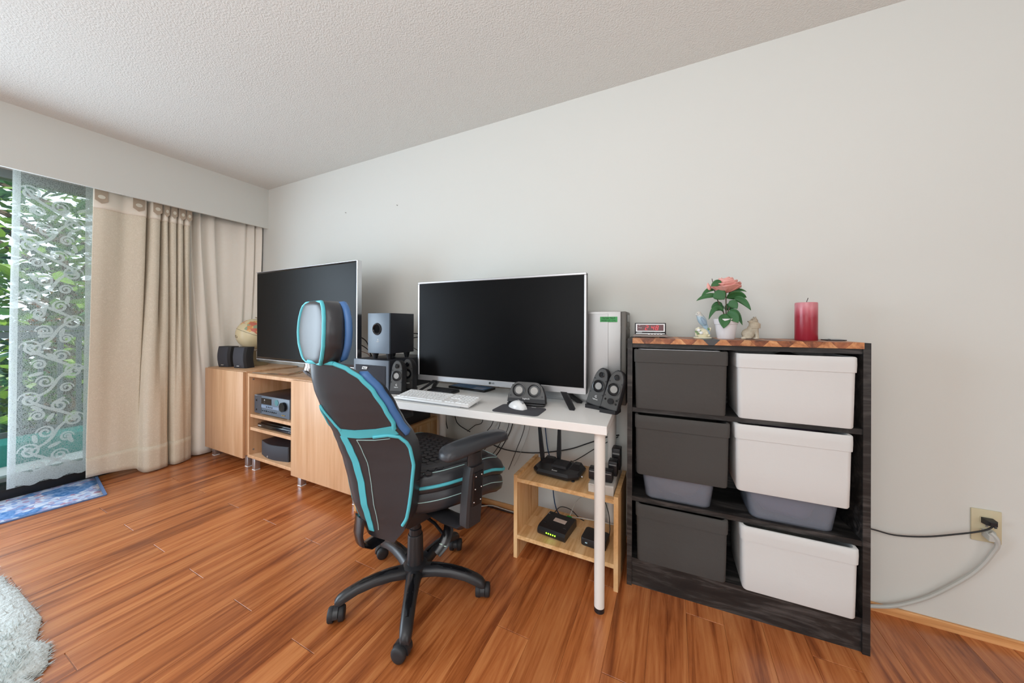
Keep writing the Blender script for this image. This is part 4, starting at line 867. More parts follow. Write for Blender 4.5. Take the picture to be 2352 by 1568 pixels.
for x, z in ((.076, .03), (.068, .078), (-.076, .03), (-.068, .078)): MB().cyl((x, 0, z), (x, -.003, z), .004, n=12).xf(TM).build('screw_cap', 'black_pl', cn)
t_ = text('logitech', .011, 'white_print', cn, (0, 0, 0)); t_.matrix_basis = TM @ Matrix.Translation((0, -.002, .0175)) @ Matrix.Rotation(PI/2, 4, 'X')
MB().rbox(-.090, .090, -.012, .055, 0, .010, .003).build('base', 'black_pl', cn)
# computer tower at the right end of the desk
pc = thing('computer_tower', 'silver computer tower with green tape label standing on the desk by the shelf', 'computer', (-.204, 1.627, DZ), 1)
MB().rbox(-.43, -.012, 0, .168, 0, .447, .006).build('case', 'pc_silver', pc)
MB().rbox(-.425, -.07, -.0025, 0, .012, .435, .001, 1).build('side_panel', 'pc_silver', pc)
MB().rbox(-.012, .012, .002, .166, .002, .445, .006).build('front_bezel', 'pc_front', pc)
for z0_, z1_, m_ in ((.395, .430, 'black_gloss'), (.37, .393, 'pc_front'), (.315, .360, 'pc_front'), (.27, .310, 'pc_front'), (.03, .255, 'black_pl')): MB().rbox(.012, .0145, .016, .152, z0_, z1_, .001, 1).build('drive_bay', m_, pc)
MB().prism(circle(.010, 18), .0145, .016, 'yz').build('badge', 'silver', pc, (0, .085, .205)); MB().prism(circle(.004, 12), .0145, .017, 'yz').build('power_button', 'silver', pc, (0, .13, .12))
gt_ = MB().box(-.108, -.028, -.004, -.0026, .395, .420).build('tape_label', 'green_tape', pc); text('Server No3', .0125, 'dark_print', gt_, (-.068, -.0044, .4135), depth=.0003); text('WDD S.F. CHu', .0105, 'dark_print', gt_, (-.068, -.0044, .4015), depth=.0003)

# ================================================================== UNDER THE DESK
kr = thing('pine_crate', 'small pine crate shelf under the desk holding router and modem', 'crate', (-.682, 1.438, 0))
KW = .482
MB().box(.018, KW-.018, 0, .28, .365, .383).build('top_board', 'pine', kr)
for i, (a, b) in enumerate(((0, .0925), (.094, .186), (.1875, .28))): MB().box(.018, KW-.018, a, b, .094, .112).build('shelf_board', 'pine', kr)
for x in (0, KW-.018): MB().loft([[(x, 0, z), (x+.018, 0, z), (x+.018, .28, z), (x, .28, z)] for z in (0, .396)]).build('side_board', 'pine_v', kr)
MB().prism(circle(.011, 14, (0, 0), 1, .4), .3831, .3834, 'xy').build('wood_knot', 'stem', kr, (.075, .24, 0))
rt = thing('router', 'black wireless router with two antennas on top of the pine crate', 'router', (-.500, 1.585, .3835), -4)
ro = [(-.115, -.06), (-.085, -.088), (.075, -.088), (.115, -.05), (.115, .06), (.08, .08), (-.08, .08), (-.115, .05)]
MB().loft(pillow(ro, [(.88, .88, .004), (.98, .98, .010), (1, 1, .022), (.93, .92, .034)])).build('case', 'black_pl', rt, smooth=25)
MB().loft([[(-.035, -.03, .034), (.045, -.03, .034), (.045, .05, .034), (-.035, .05, .034)], [(-.03, -.022, .043), (.04, -.022, .043), (.04, .045, .046), (-.03, .045, .046)]]).build('raised_panel', 'black_mat', rt, smooth=0)
MB().loft([[(-.095, -.02, .033), (-.035, .0, .033), (-.035, .065, .033), (-.095, .05, .033)], [(-.085, .02, .052), (-.045, .03, .048), (-.045, .055, .05), (-.085, .045, .054)]]).build('shoulder', 'black_pl', rt, smooth=0)
MB().loft([[(.055, -.02, .033), (.105, -.02, .033), (.105, .055, .033), (.055, .06, .033)], [(.065, .02, .048), (.095, .02, .048), (.095, .05, .05), (.065, .05, .05)]]).build('shoulder', 'black_pl', rt, smooth=0)
for x, y, dx in ((-.105, .03, -.028), (-.035, .078, -.006)):
    MB().loft([[(x+dx*t+a*wd, y+b*.006+.02*t, z) for a, b in ((-1, -1), (1, -1), (1, 1), (-1, 1))] for z, t, wd in ((.02, 0, .008), (.06, .2, .011), (.10, .45, .010), (.19, 1, .0075))]).build('antenna', 'black_pl', rt, smooth=0)
for k in range(6): MB().cyl((-.04+k*.016, -.078, .030), (-.04+k*.016, -.081, .0325), .0016 if k < 4 else .001, n=8).build('indicator', 'white_print', rt)
t_ = text('D-Link', .010, 'white_print', rt, (.0, -.068, .0345), (math.radians(25), 0, 0))
MB().cyl((.117, -.02, .014), (.124, -.02, .014), .004, n=8).build('side_button', 'silver', rt)
for x, y in ((-.09, -.06), (.09, -.06), (-.09, .06), (.09, .06)): MB().cyl((x, y, 0), (x, y, .005), .008, n=10).build('foot', 'black_mat', rt)
md = thing('modem', 'black modem with five green lights on the pine crate\'s lower shelf', 'modem', (-.502, 1.555, .1125), -6)
MB().loft([[(x, -.075+yy*1.0, z) for yy, z in ((0, 0), (.012, -.0)) ] if False else [(x, y, z) for y, z in ((-.07, .002), (-.076, .012), (-.076, .026), (-.066, .036), (-.05, .040), (.07, .040), (.076, .034), (.076, .002))] for x in (-.070, -.066, .066, .070)]).build('case', 'black_pl', md, smooth=30)
MB().box(-.022, .040, .000, .030, .0402, .0406).build('paper_label', 'label_paper', md)
for k in range(5): MB().cyl((-.022+k*.011, -.0755, .020), (-.022+k*.011, -.0775, .020), .003, n=10).build('light', 'led_green', md)
for x, y in ((-.052, .05), (.052, .05), (-.052, -.03), (.052, -.03)): MB().rbox(x-.008, x+.008, y-.005, y+.005, .040, .0425, .001, 1).build('rubber_foot', 'black_mat', md)
MB().box(-.072, -.060, .045, .050, .034, .041).build('side_tab', 'silver_pl', md); MB().rbox(.015, .040, .077, .092, .022, .034, .002).build('plug', 'green_glow_pl', md)
sb_ = thing('streaming_box', 'small black streaming box behind the desk leg on the crate\'s lower shelf', 'streaming box', (-.315, 1.545, .1125), -4)
MB().loft(pillow(rrect(-.056, .056, -.048, .048, .014), [(.95, .95, 0), (1, 1, .003), (1, 1, .030), (.97, .97, .034)])).build('case', 'black_pl', sb_); MB().box(-.034, -.024, -.0488, -.0482, .014, .019).build('indicator', mat('pale_blue_light', srgb(170, 205, 220), .4), sb_)
pb_ = thing('power_bar', 'pale grey power block on the right end of the pine crate top', 'power bar', (-.268, 1.462, .3835), 0)
MB().loft([[(-.062, y, 0), (.045, y, 0), (.045, y, h1), (-.062, y, h0)] for y, h0, h1 in ((0, .030, .036), (.004, .034, .042), (.25, .034, .042))]).build('case', 'power', pb_, smooth=0)
MB().tube([(-.055, -.003, .036), (-.02, -.004, .034), (.005, -.004, .02), (.012, -.003, .003)], .003, 8).build('cord', 'power', pb_)
for i, (x0_, x1_, y0_, y1_, hh, lb) in enumerate(((-.335, -.232, 1.487, 1.530, .048, 'flat black power adapter lying across the pale power block'), (-.262, -.222, 1.56, 1.61, .066, 'boxy black power adapter in the middle of the power block'), (-.258, -.218, 1.635, 1.69, .10, 'tall black power adapter furthest back on the power block'))):
    a_ = thing('power_adapter', lb, 'adapter', ((x0_+x1_)/2, y0_, .427), 0, 'adapters on the power block'); wd = (x1_-x0_)/2
    MB().rbox(-wd, wd, 0, y1_-y0_, 0, hh, .004).build('case', 'black_pl', a_); MB().rbox(-wd+.004, wd-.004, -.0012, 0, hh*.72, hh*.80, .0004, 1).build('ridge', 'silver_pl', a_)
gc = thing('equipment_case', 'grey equipment case with paper label under the desk behind the chair', 'case', (-1.375, 1.492, 0))
MB().loft(pillow(rrect(0, .36, 0, .165, .02), [(1, 1, .075), (1, 1, .405), (.96, .93, .425)], (.18, .08))).build('case', 'grey_pl', gc, smooth=30); MB().rbox(.13, .215, .016, .046, .4245, .4262, .0005, 1).build('paper_label', 'label_paper', gc)
for x in (.05, .09): MB().rbox(x, x+.02, .02, .03, .4235, .4258, .0005, 1).build('vent', 'black_mat', gc)
for x, y in ((.05, .03), (.31, .03), (.05, .135), (.31, .135)):
    c_ = MB().cyl((x, y, .05), (x, y, .076), .008, n=10).build('caster', 'black_pl', gc); MB().cyl((x-.014, y, .025), (x+.014, y, .025), .025, n=20).build('wheel', 'black_mat', c_)
# cables
CB = {
 'long': ([(-1.025, 1.788, .383), (-.898, 1.788, .359), (-.716, 1.788, .372), (-.523, 1.788, .423), (-.403, 1.788, .478), (-.301, 1.788, .528), (-.245, 1.788, .545)], .0032, 'black_cable', 'long black cable sagging across the wall behind the router'),
 'pow': ([(-.25, 1.790, .535), (-.356, 1.786, .464), (-.458, 1.74, .395), (-.47, 1.68, .41)], .0022, 'black_cable', 'thin black router cord running up to the desk\'s right rear leg'),
 'd1': ([(-.96, 1.70, .695), (-.979, 1.77, .531), (-1.05, 1.775, .428), (-1.113, 1.775, .336)], .0022, 'black_cable', 'leftmost of the black cords slanting down under the desk middle'),
 'd2': ([(-.91, 1.70, .695), (-.932, 1.772, .525), (-1.01, 1.772, .382), (-1.078, 1.772, .303)], .002, 'black_cable', 'second black cord from the left slanting down under the desk middle'),
 'd3': ([(-.85, 1.70, .695), (-.876, 1.776, .519), (-.952, 1.776, .368), (-1.018, 1.776, .285)], .002, 'black_cable', 'third black cord from the left slanting down under the desk middle'),
 'd4': ([(-.82, 1.70, .695), (-.848, 1.766, .525), (-.923, 1.766, .371), (-.997, 1.766, .274)], .003, 'black_cable', 'thickest black cord slanting down beside the chair\'s armrest end'),
 'd5': ([(-.75, 1.70, .695), (-.771, 1.77, .525), (-.826, 1.77, .371), (-.875, 1.77, .251)], .002, 'black_cable', 'black cord dropping to the front of the chair seat'),
 'w1': ([(-.72, 1.70, .695), (-.743, 1.778, .523), (-.8, 1.778, .361), (-.843, 1.778, .276)], .0014, 'grey_cable', 'thin grey cord on the wall left of the router'),
 'b1': ([(-.64, 1.70, .695), (-.647, 1.775, .542), (-.631, 1.775, .417), (-.600, 1.775, .30), (-.585, 1.74, .20), (-.56, 1.70, .15), (-.53, 1.66, .135), (-.50, 1.642, .132)], .003, 'blue_cable', 'blue network cable dropping behind the crate to the modem'),
 'l1': ([(-1.335, 1.735, .69), (-1.335, 1.765, .55), (-1.335, 1.775, .468), (-1.325, 1.776, .43)], .003, 'black_cable', 'black cord hanging left of the desk\'s rear leg'),
 'l3': ([(-1.26, 1.735, .69), (-1.265, 1.775, .52), (-1.235, 1.776, .468), (-1.15, 1.778, .433)], .003, 'black_cable', 'black cord curving right from the desk\'s rear leg'),
 'l4': ([(-1.02, 1.70, .695), (-1.056, 1.772, .518), (-1.12, 1.785, .477), (-1.178, 1.788, .43)], .0022, 'black_cable', 'black cord sloping left under the keyboard'),
 'fw': ([(-1.12, 1.70, .004), (-1.047, 1.742, .005), (-.989, 1.776, .006), (-.884, 1.774, .005), (-.72, 1.776, .005), (-.5, 1.774, .03)], .0035, 'white_cable', 'white cable along the floor at the baseboard left of the crate'),
 'fb': ([(-1.15, 1.760, .003), (-1.04, 1.766, .003), (-.93, 1.762, .003), (-.80, 1.764, .003), (-.7, 1.770, .003)], .0026, 'black_cable', 'black cable on the floor just in front of the white one'),
 'cl1': ([(-.47, 1.64, .13), (-.44, 1.72, .20), (-.36, 1.75, .235), (-.31, 1.745, .21), (-.30, 1.735, .14)], .0016, 'grey_cable', 'thin pale cable arching behind the modem'),
 'cl2': ([(-.49, 1.645, .135), (-.42, 1.69, .122), (-.33, 1.71, .117), (-.24, 1.715, .117)], .003, 'white_cable', 'white cable lying on the crate\'s lower shelf behind the boxes'),
 'cl3': ([(-.55, 1.655, .135), (-.52, 1.67, .165), (-.47, 1.68, .158), (-.43, 1.69, .122), (-.40, 1.685, .115)], .0022, 'black_cable', 'short black cable looping behind the modem'),
 'cl4': ([(-.262, 1.60, .128), (-.262, 1.615, .16), (-.275, 1.64, .22), (-.32, 1.68, .30), (-.36, 1.72, .34)], .002, 'black_cable', 'black cord rising from the streaming box'),
 'cl5': ([(-.235, 1.66, .117), (-.25, 1.69, .19), (-.235, 1.70, .27), (-.23, 1.70, .345)], .0022, 'grey_cable', 'pale cord rising inside the crate\'s right side'),
 'tv1': ([(-2.02, 1.60, 1.05), (-1.937, 1.64, 1.005), (-1.905, 1.65, .946), (-1.89, 1.66, .86), (-1.90, 1.72, .745)], .0038, 'black_cable', 'upper black cable arching down behind the television\'s right edge'),
 'tv2': ([(-2.02, 1.62, .99), (-1.958, 1.65, .956), (-1.925, 1.67, .92), (-1.91, 1.69, .86), (-1.93, 1.74, .745)], .0035, 'black_cable', 'lower black cable arching down behind the television\'s right edge'),
 'tv3': ([(-2.03, 1.63, .93), (-1.97, 1.66, .915), (-1.94, 1.69, .88), (-1.95, 1.745, .745)], .002, 'copper', 'thin copper coloured wire behind the television\'s right edge'),
 's1': ([(-1.50, 1.602, 1.055), (-1.485, 1.68, 1.05), (-1.475, 1.72, .998), (-1.48, 1.735, .92), (-1.48, 1.745, .70)], .003, 'black_cable', 'black cable looping out behind the smaller subwoofer'),
 's2': ([(-1.50, 1.602, 1.02), (-1.47, 1.67, 1.03), (-1.455, 1.70, .985), (-1.465, 1.74, .90), (-1.46, 1.76, .70)], .003, 'black_cable', 'second black cable behind the smaller subwoofer, nearer the monitor'),
 's3': ([(-1.50, 1.602, .985), (-1.485, 1.65, .955), (-1.45, 1.675, .935), (-1.39, 1.68, .94)], .002, 'black_cable', 'thin cord running level from the smaller subwoofer to the monitor'),
 'ob': ([(.62, 1.790, .325), (.714, 1.785, .319), (.774, 1.785, .314), (.854, 1.785, .331), (.93, 1.782, .363), (.977, 1.778, .387), (1.0, 1.772, .406), (1.011, 1.768, .424)], .0028, 'black_cable', 'thin black cord from the wall outlet to behind the shelf'),
 'og': ([(1.004, 1.772, .396), (1.016, 1.768, .380), (1.020, 1.770, .355), (1.013, 1.776, .325), (.995, 1.780, .279), (.965, 1.782, .228), (.919, 1.783, .171), (.866, 1.783, .114), (.811, 1.782, .07), (.752, 1.779, .037), (.67, 1.775, .014)], .0068, 'grey_cable', 'thick grey cable hanging from the wall outlet down to the floor'),
}
for k_, (pts, r, m_, lb) in CB.items():
    tag(MB().tube(spline(pts, 40), r, 8).build('cable', m_), lb, 'cable', 'loose cables')
co_ = MB()
for q in range(5):
    c0 = Vector((-1.388+.005*q, 1.748+.004*q, .62-.012*q)); co_.tube([c0+Vector((.024*math.cos(a), .008*math.sin(a*1.3+q), .045*math.sin(a))) for a in [2*PI*i/24*(1+.1*q) for i in range(25)]], .0022, 6)
co_.tube([(-1.37, 1.745, .65), (-1.365, 1.748, .70)], .003, 6)
tag(co_.build('cable_coil', 'black_cable'), 'tangled coil of black cables hanging under the desk\'s left end', 'cable')

# ================================================================== BLACK SHELF UNIT
SH = thing('shelf_unit', 'black-brown low bookcase with three rows of storage boxes', 'bookcase', (-.1725, 1.503, 0), 2.4)
SW, SD = .780, .260
for x in (0, SW-.020): MB().box(x, x+.020, 0, SD, 0, 1.058).build('side_panel', 'black_wood', SH)
for z in (.745, .364, .100): MB().box(.020, SW-.020, .004, SD-.004, z, z+.019).build('shelf', 'black_wood', SH)
MB().box(.020, SW-.020, .010, .026, 0, .100).build('plinth', 'black_wood', SH); MB().box(.020, SW-.020, SD-.004, SD, .04, 1.03).build('back_panel', 'black_wood', SH)
MB().box(.020, SW-.020, .006, SD-.004, 1.020, 1.0375).build('top_panel', 'black_wood', SH)
wt = MB().box(.0205, SW-.0205, .004, SD-.004, 1.0378, 1.0520).build('wooden_top', 'acacia', SH)
nb = 19; bw = (SW-.041)/nb
jd = lambda k: 0 if k in (0, nb) else (.010 if k % 2 else -.010)
for i in range(nb):
    x0_, x1_ = .0205+i*bw, .0205+(i+1)*bw; a_, b_ = jd(i), jd(i+1); g_ = .0003
    MB().prism([(x0_+a_+g_, 1.0385), (x1_+b_-g_, 1.0385), (x1_-b_-g_, 1.0600), (x0_-a_+g_, 1.0600)], -.008, SD-.004, 'xz').build('wood_block', 'grey_block' if i == 7 else ('acacia_light', 'acacia_dark')[i % 2], wt, smooth=0)
def fabric_box(x, z, wd, hh, label, m_, sagl=0, sagr=0, mid=0, y=-.010, dp=.245, rz=0, group='fabric storage boxes on the bookcase'):
    b = thing('storage_box', label, 'storage box', (0, 0, 0), 0, group)
    wm = SH.matrix_basis.copy() if False else Matrix.Translation((-.1725, 1.503, 0)) @ Matrix.Rotation(math.radians(2.4), 4, 'Z')
    p = wm @ Vector((x, y, z)); b.location = p; b.rotation_euler = (0, 0, math.radians(2.4+rz))
    o = rrect(0, wd, 0, dp, .014, 4); cx, cy = wd/2, dp/2
    def zt(px, t): return hh*t-(sagl*(1-px/wd)+sagr*px/wd+mid*math.sin(PI*max(0, min(1, px/wd))))*t
    def ring(s_, t, dz=0, out=0): return [(cx+(px-cx)*s_+out*(1 if px > cx else -1), cy+(py-cy)*s_+out*(1 if py > cy else -1), zt(px, t)+dz) for px, py in o]
    MB().loft([ring(.96, 0), ring(.975, .02), ring(.985, .35), ring(.995, .8), ring(1, 1), ring(.955, 1), ring(.93, .1), ring(.9, .06)]).build('body', m_, b, smooth=50)
    cf = MB().loft([ring(.992, .785), ring(1.0, .79, 0, .0022), ring(1.004, .9, 0, .0024), ring(1.004, .995, 0, .002), ring(1, 1.008), ring(.95, 1.006), ring(.95, .9)], True, False).build('cuff', m_, b, smooth=50)
    return b
def shp(x, y, z): return Matrix.Translation((-.1725, 1.503, 0)) @ Matrix.Rotation(math.radians(2.4), 4, 'Z') @ Vector((x, y, z))
fabric_box(.030, .7645, .336, .248, 'charcoal fabric box on the top shelf under the clock', 'fabric_dark')
fabric_box(.398, .7645, .340, .244, 'white fabric box on the top shelf', 'fabric_white', rz=-1.0)
fabric_box(.034, .4885, .338, .248, 'charcoal fabric box on the middle shelf, propped on a clear tub', 'fabric_dark', mid=.003, y=-.016)
fabric_box(.392, .4915, .334, .250, 'white fabric box on the middle shelf, propped on a clear tub', 'fabric_white', y=-.016, rz=-1.0)
fabric_box(.038, .1195, .330, .241, 'charcoal fabric box on the bottom shelf with sagging rim', 'fabric_dark', mid=.012)
fabric_box(.412, .1195, .330, .240, 'white fabric box on the bottom shelf', 'fabric_white', mid=.004, y=-.014, rz=-1.0)
def tub(x, z, wd, hh, dp, label, m_, rim, y=.0, taper=.9):
    b = thing('plastic_tub', label, 'plastic tub', shp(x, y, z), 2.4)
    o = rrect(0, wd, 0, dp, .03, 6); cx, cy = wd/2, dp/2
    ring = lambda s_, zz_: [(cx+(px-cx)*s_, cy+(py-cy)*s_, zz_) for px, py in o]
    MB().loft([ring(taper*.95, 0), ring(taper, .006), ring(1, hh), ring(.975, hh), ring(taper-.025, .008), ring(taper*.9, .005)]).build('body', m_, b, smooth=50)
    MB().loft([ring(1, hh-.005), ring(1.02, hh-.004), ring(1.02, hh), ring(.965, hh), ring(.965, hh-.004)], True, False).build('rim', rim, b)
    return b
tub(.060, .3835, .268, .1035, .20, 'cloudy plastic tub under the charcoal middle box', 'tub', 'orange_pl', .004)
tub(.432, .3835, .275, .1065, .20, 'cloudy plastic tub under the white middle box', 'tub', 'tub_grey', .004)
def lump(label, m_, c, r, cat='cloth', name='folded_cloth'):
    q = MB().ell((0, 0, 0), r, 20, 12); q.v = [(x*(1+.12*math.sin(y*60+z*40)), y*(1+.1*math.sin(x*50)), max(z, -r[2]*.7)*(1+.12*math.sin(x*45+y*30))) for x, y, z in q.v]
    return tag(q.build(name, m_, None, shp(*c), smooth=70), label, cat)
lump('brown cloth bundle inside the left cloudy tub', 'brown_cloth', (.194, .104, .4265), (.095, .065, .048))
lump('mauve cloth bundle inside the right cloudy tub', 'purple_cloth', (.570, .104, .4285), (.10, .068, .050))
lump('purple bundle showing above the white middle box rim', 'purple_cloth', (.60, .13, .678), (.10, .07, .062), 'bundle', 'cloth_bundle')
lump('dark bundle filling the white top shelf box', 'black_mat', (.565, .12, .90), (.125, .085, .105), 'bundle', 'dark_bundle')
rp = thing('red_pen', 'small red item poking out of the white top box', 'pen', shp(.575, .03, .972), 20); MB().tube([(0, .0, 0), (.02, .012, .022), (.045, .02, .030)], .005, 8).build('barrel', 'red_pl', rp); MB().tube([(.036, .018, .0285), (.05, .022, .032)], .0055, 8).build('clip', 'silver', rp)
pt = tub(.045, .815, .300, .200, .20, 'grey plastic tray with white rim inside the top charcoal box', 'tub_grey', 'tub_white', .010, .97)

# ------------------------------------------------------------------ on the bookcase
SZ = 1.0602
ck = thing('alarm_clock', 'black digital alarm clock with red numbers on the bookcase', 'clock', (-.089, 1.622, SZ), 4)
MB().loft([[(x, y, z) for x, y in ((-.072, -.028), (.072, -.028), (.072, .06), (-.072, .06))] for z in (.004, .009)]+[[(x, y, .014) for x, y in ((-.068, -.022), (.068, -.022), (.068, .056), (-.068, .056))]]).build('base', 'clock_base', ck, smooth=0)
MB().rbox(-.065, .065, -.008, .05, .0135, .0655, .002).build('case', 'black_pl', ck); MB().box(-.060, .060, -.0092, -.008, .026, .0615).build('bezel', 'white_print', ck); MB().box(-.0545, .0545, -.0102, -.0092, .0305, .0575).build('display', 'clock_win', ck)
MB().box(-.060, .060, -.0090, -.008, .016, .0195).build('trim_line', 'white_print', ck)
text('COSMO', .0062, 'white_print', ck, (-.045, -.0084, .0228)); text('ALARM  SNOOZE', .0036, 'grey_print', ck, (.032, -.0084, .0228))
def seg(par, ch, x, z, hgt=.018, wd=.0095, t=.0019, sh=.18):
    S = {'a': (0, 1, 1, 1), 'b': (1, 1, 1, .5), 'c': (1, .5, 1, 0), 'd': (0, 0, 1, 0), 'e': (0, .5, 0, 0), 'f': (0, 1, 0, .5), 'g': (0, .5, 1, .5)}
    m_ = MB()
    for s_ in {'2': 'abged', '4': 'fgbc', '8': 'abcdefg'}[ch]:
        a = S[s_]; p = [(x+q[0]*wd+q[1]*hgt*sh, z+q[1]*hgt) for q in ((a[0], a[1]), (a[2], a[3]))]; m_.cyl((p[0][0], -.0105, p[0][1]), (p[1][0], -.0105, p[1][1]), t*.5, n=6)
    m_.build('digit', 'led_red', par)
for ch, x in (('2', -.021), ('4', .0045), ('8', .0215)): seg(ck, ch, x, .0345)
for x, z in ((-.047, .054), (-.049, .0435), (-.041, .0425)): MB().box(x, x+.005, -.0106, -.0102, z, z+.0012).build('printed_mark', 'white_print', ck)
for k in range(5): MB().cyl((-.005+k*.0125, -.016, .0145), (-.005+k*.0125, -.010, .0152), .0042, n=10).build('button', 'white_print', ck)
for x in (-.05, .05): MB().rbox(x-.012, x+.012, -.02, .05, 0, .005, .001, 1).build('foot', 'black_mat', ck)
# flowerpot with silk rose
fp = thing('potted_rose', 'pink artificial rose in a white pot between the two figurines', 'potted plant', (.203, 1.640, SZ))
MB().lathe([(0, 0), (.0305, 0), (.032, .003), (.0395, .060), (.0425, .061), (.046, .083), (.0435, .083), (.0405, .066), (.0385, .064), (.0, .064)], 36).build('pot', 'pot', fp, smooth=40)
MB().lathe([(0, .0645), (.038, .0645), (.03, .070), (0, .072)], 24).build('soil', 'soil', fp)
for pts in ([(0, 0, .066), (.001, 0, .12), (.0, .002, .20)], [(-.004, .002, .066), (-.008, .004, .11), (-.03, .004, .165), (-.045, .005, .225)], [(.003, -.004, .066), (.006, -.006, .11), (.022, -.002, .15)]): MB().tube(spline(pts, 12), .0022, 8).build('stem', 'stem', fp)
def blade(base, tip, wd, arch, y0=0, y1=-.01, roll=.3):
    """one leaf: midrib arched from base to tip, blade folded along it; x and z in the plane of the plant, y its depth"""
    b, t_ = Vector((base[0], y0, base[1])), Vector((tip[0], y1, tip[1])); R_ = []
    for i in range(11):
        u = i/10; p_ = b.lerp(t_, u)+Vector((0, 0, arch*4*u*(1-u))); q_ = b.lerp(t_, u+.01)+Vector((0, 0, arch*4*(u+.01)*(1-u-.01))); d = (q_-p_).normalized()
        side = d.cross(Vector((0, -1, 0))); side = side.normalized() if side.length > .05 else Vector((1, 0, 0)); side = (side+Vector((0, roll, 0))).normalized(); nn = side.cross(d).normalized()
        k = wd*.5*(math.sin(PI*u**.85))**.8 if 0 < u < 1 else .0004
        R_.append([p_+side*(k*v)+nn*(abs(v)*k*.22) for v in (-1, -.5, 0, .5, 1)])
    o = MB().loft(R_, False, False).build('leaf', 'rose_leaf', fp, smooth=70); s_ = o.modifiers.new('thick', 'SOLIDIFY'); s_.thickness = .0007
for a in (((-.030, .207), (-.090, .180), .020, .014, .012, -.005), ((-.022, .178), (-.109, .161), .022, .012, .0, -.01), ((-.040, .199), (-.008, .163), .050, .002, -.012, -.022, .1), ((.010, .190), (.072, .194), .014, .012, .01, .0), ((.003, .170), (.072, .170), .040, .014, .012, .0, .5),
          ((.028, .168), (.085, .117), .027, .016, .002, -.012), ((.012, .158), (.038, .124), .034, .002, -.008, -.016, .1), ((-.010, .144), (-.052, .131), .030, .004, .012, .006), ((-.008, .112), (-.064, .080), .024, .034, .0, -.024), ((-.006, .104), (-.014, .044), .043, .002, -.030, -.056, .05),
          ((.004, .112), (.036, .066), .043, .006, -.024, -.050, .15), ((.012, .110), (.054, .057), .026, .024, -.002, -.026), ((.002, .140), (.028, .120), .030, .003, .012, .012), ((-.004, .128), (-.040, .116), .028, .008, .016, .016), ((.0, .118), (.02, .150), .026, .002, .014, .018), ((-.020, .236), (-.058, .217), .026, .003, -.040, -.046, .1)): blade(*a)
def petal(r, hgt, wd, flare, az, z):
    def P(u, v):
        a = (v-.5)*wd; rr = r*(.18+.82*math.sin(min(1, u*1.12)*PI/2))+flare*u**4
        wv = .0030*math.sin(v*8+az*3)*u**2; cup = hgt*(u**1.15)*(1-.35*(flare/r)*u**3)
        return (math.cos(a)*rr, math.sin(a)*rr, cup-.16*hgt*(2*v-1)**2*u+wv)
    o = MB().grid(P, 10, 8).build('petal', 'petal', fp, (0, .0, z), (0, 0, az), smooth=80); s_ = o.modifiers.new('thick', 'SOLIDIFY'); s_.thickness = .0009
MB().ell((0, 0, .232), (.012, .012, .024), 12, 8).build('rose_heart', 'petal', fp)
for n_, r, hgt, wd, flare, z in ((3, .016, .062, 2.7, .001, .196), (4, .024, .060, 2.3, .004, .195), (5, .033, .053, 1.9, .009, .194), (6, .040, .044, 1.55, .014, .193), (5, .043, .030, 1.7, .012, .193)):
    for k in range(n_): petal(r, hgt, wd, flare, 2*PI*k/n_+n_*.7+r*40, z)
MB().loft([[(-.062+(z-.222)*-.2+r*math.cos(a), .005+r*math.sin(a), z) for a in [2*PI*j/10 for j in range(10)]] for r, z in ((.002, .205), (.007, .211), (.008, .221), (.004, .232), (.001, .238))]).build('rose_bud', 'petal', fp, smooth=60)
MB().tube([(-.042, .006, .215), (-.046, .006, .235), (-.050, .005, .255)], .0013, 6).build('stem', 'stem', fp)
# figurines
def remesh(o, v=.0016):
    m_ = o.modifiers.new('fuse', 'REMESH'); m_.mode = 'VOXEL'; m_.voxel_size = v; m_.use_smooth_shade = True
    s_ = o.modifiers.new('soft', 'SMOOTH'); s_.iterations = 3; s_.factor = .5; return o
bd = thing('bird_figurine', 'pale blue porcelain budgie figurine perched on a floral base', 'figurine', (.118, 1.640, SZ))
MB().lathe([(0, 0), (.034, 0), (.035, .003), (.032, .006), (0, .007)], 30).build('plinth', 'porcelain', bd)
fb_ = MB().ell((0, 0, .022), (.024, .018, .022)); 
for k in range(16):
    a = random.uniform(0, 6.28); fb_.ell((math.cos(a)*.022, math.sin(a)*.015, .012+random.uniform(0, .032)), (.008, .007, .006), 10, 7, (random.random(), random.random(), a))
fb_.tube([(.018, 0, .02), (.026, 0, .035), (.03, 0, .046)], .005, 8); remesh(fb_.build('floral_base', 'porcelain', bd), .0018)
for p in ((-.024, -.012, .028), (-.018, -.017, .020), (-.010, -.018, .032), (.022, -.010, .040)): MB().ell(p, (.006, .003, .004), 8, 6, (0, random.uniform(-1, 1), 0)).build('glazed_leaf', 'porc_green', bd)
for p in ((-.015, -.018, .035), (-.006, -.02, .024)): MB().ell(p, (.007, .005, .007), 12, 8).build('glazed_blossom', 'white_print', bd)
bb_ = MB().ell((-.002, -.004, .078), (.0165, .0155, .028), 18, 12, (0, math.radians(-26), 0)).ell((-.0145, -.005, .1035), (.0115, .0115, .0125)).ell((-.010, -.005, .094), (.0125, .012, .015)).tube([(.006, -.004, .062), (.016, -.004, .042), (.026, -.003, .018)], [.012, .0075, .0035], 12, True, (1, .6)).ell((-.0245, -.008, .101), (.003, .003, .0045))
remesh(bb_.build('bird_body', 'bird', bd), .0013)
MB().ell((.003, -.0185, .074), (.0075, .003, .019), 12, 8, (0, math.radians(-30), 0)).build('wing', mat('blue_grey_wing', srgb(136, 158, 176), .35, var=(220, .3)), bd); MB().ell((-.020, -.0152, .106), (.0013, .0013, .0013), 6, 5).build('eye', 'black_gloss', bd)
wf = thing('wolf_figurine', 'small grey stone wolf figurine sitting right of the pot', 'figurine', (.292, 1.640, SZ), 8)
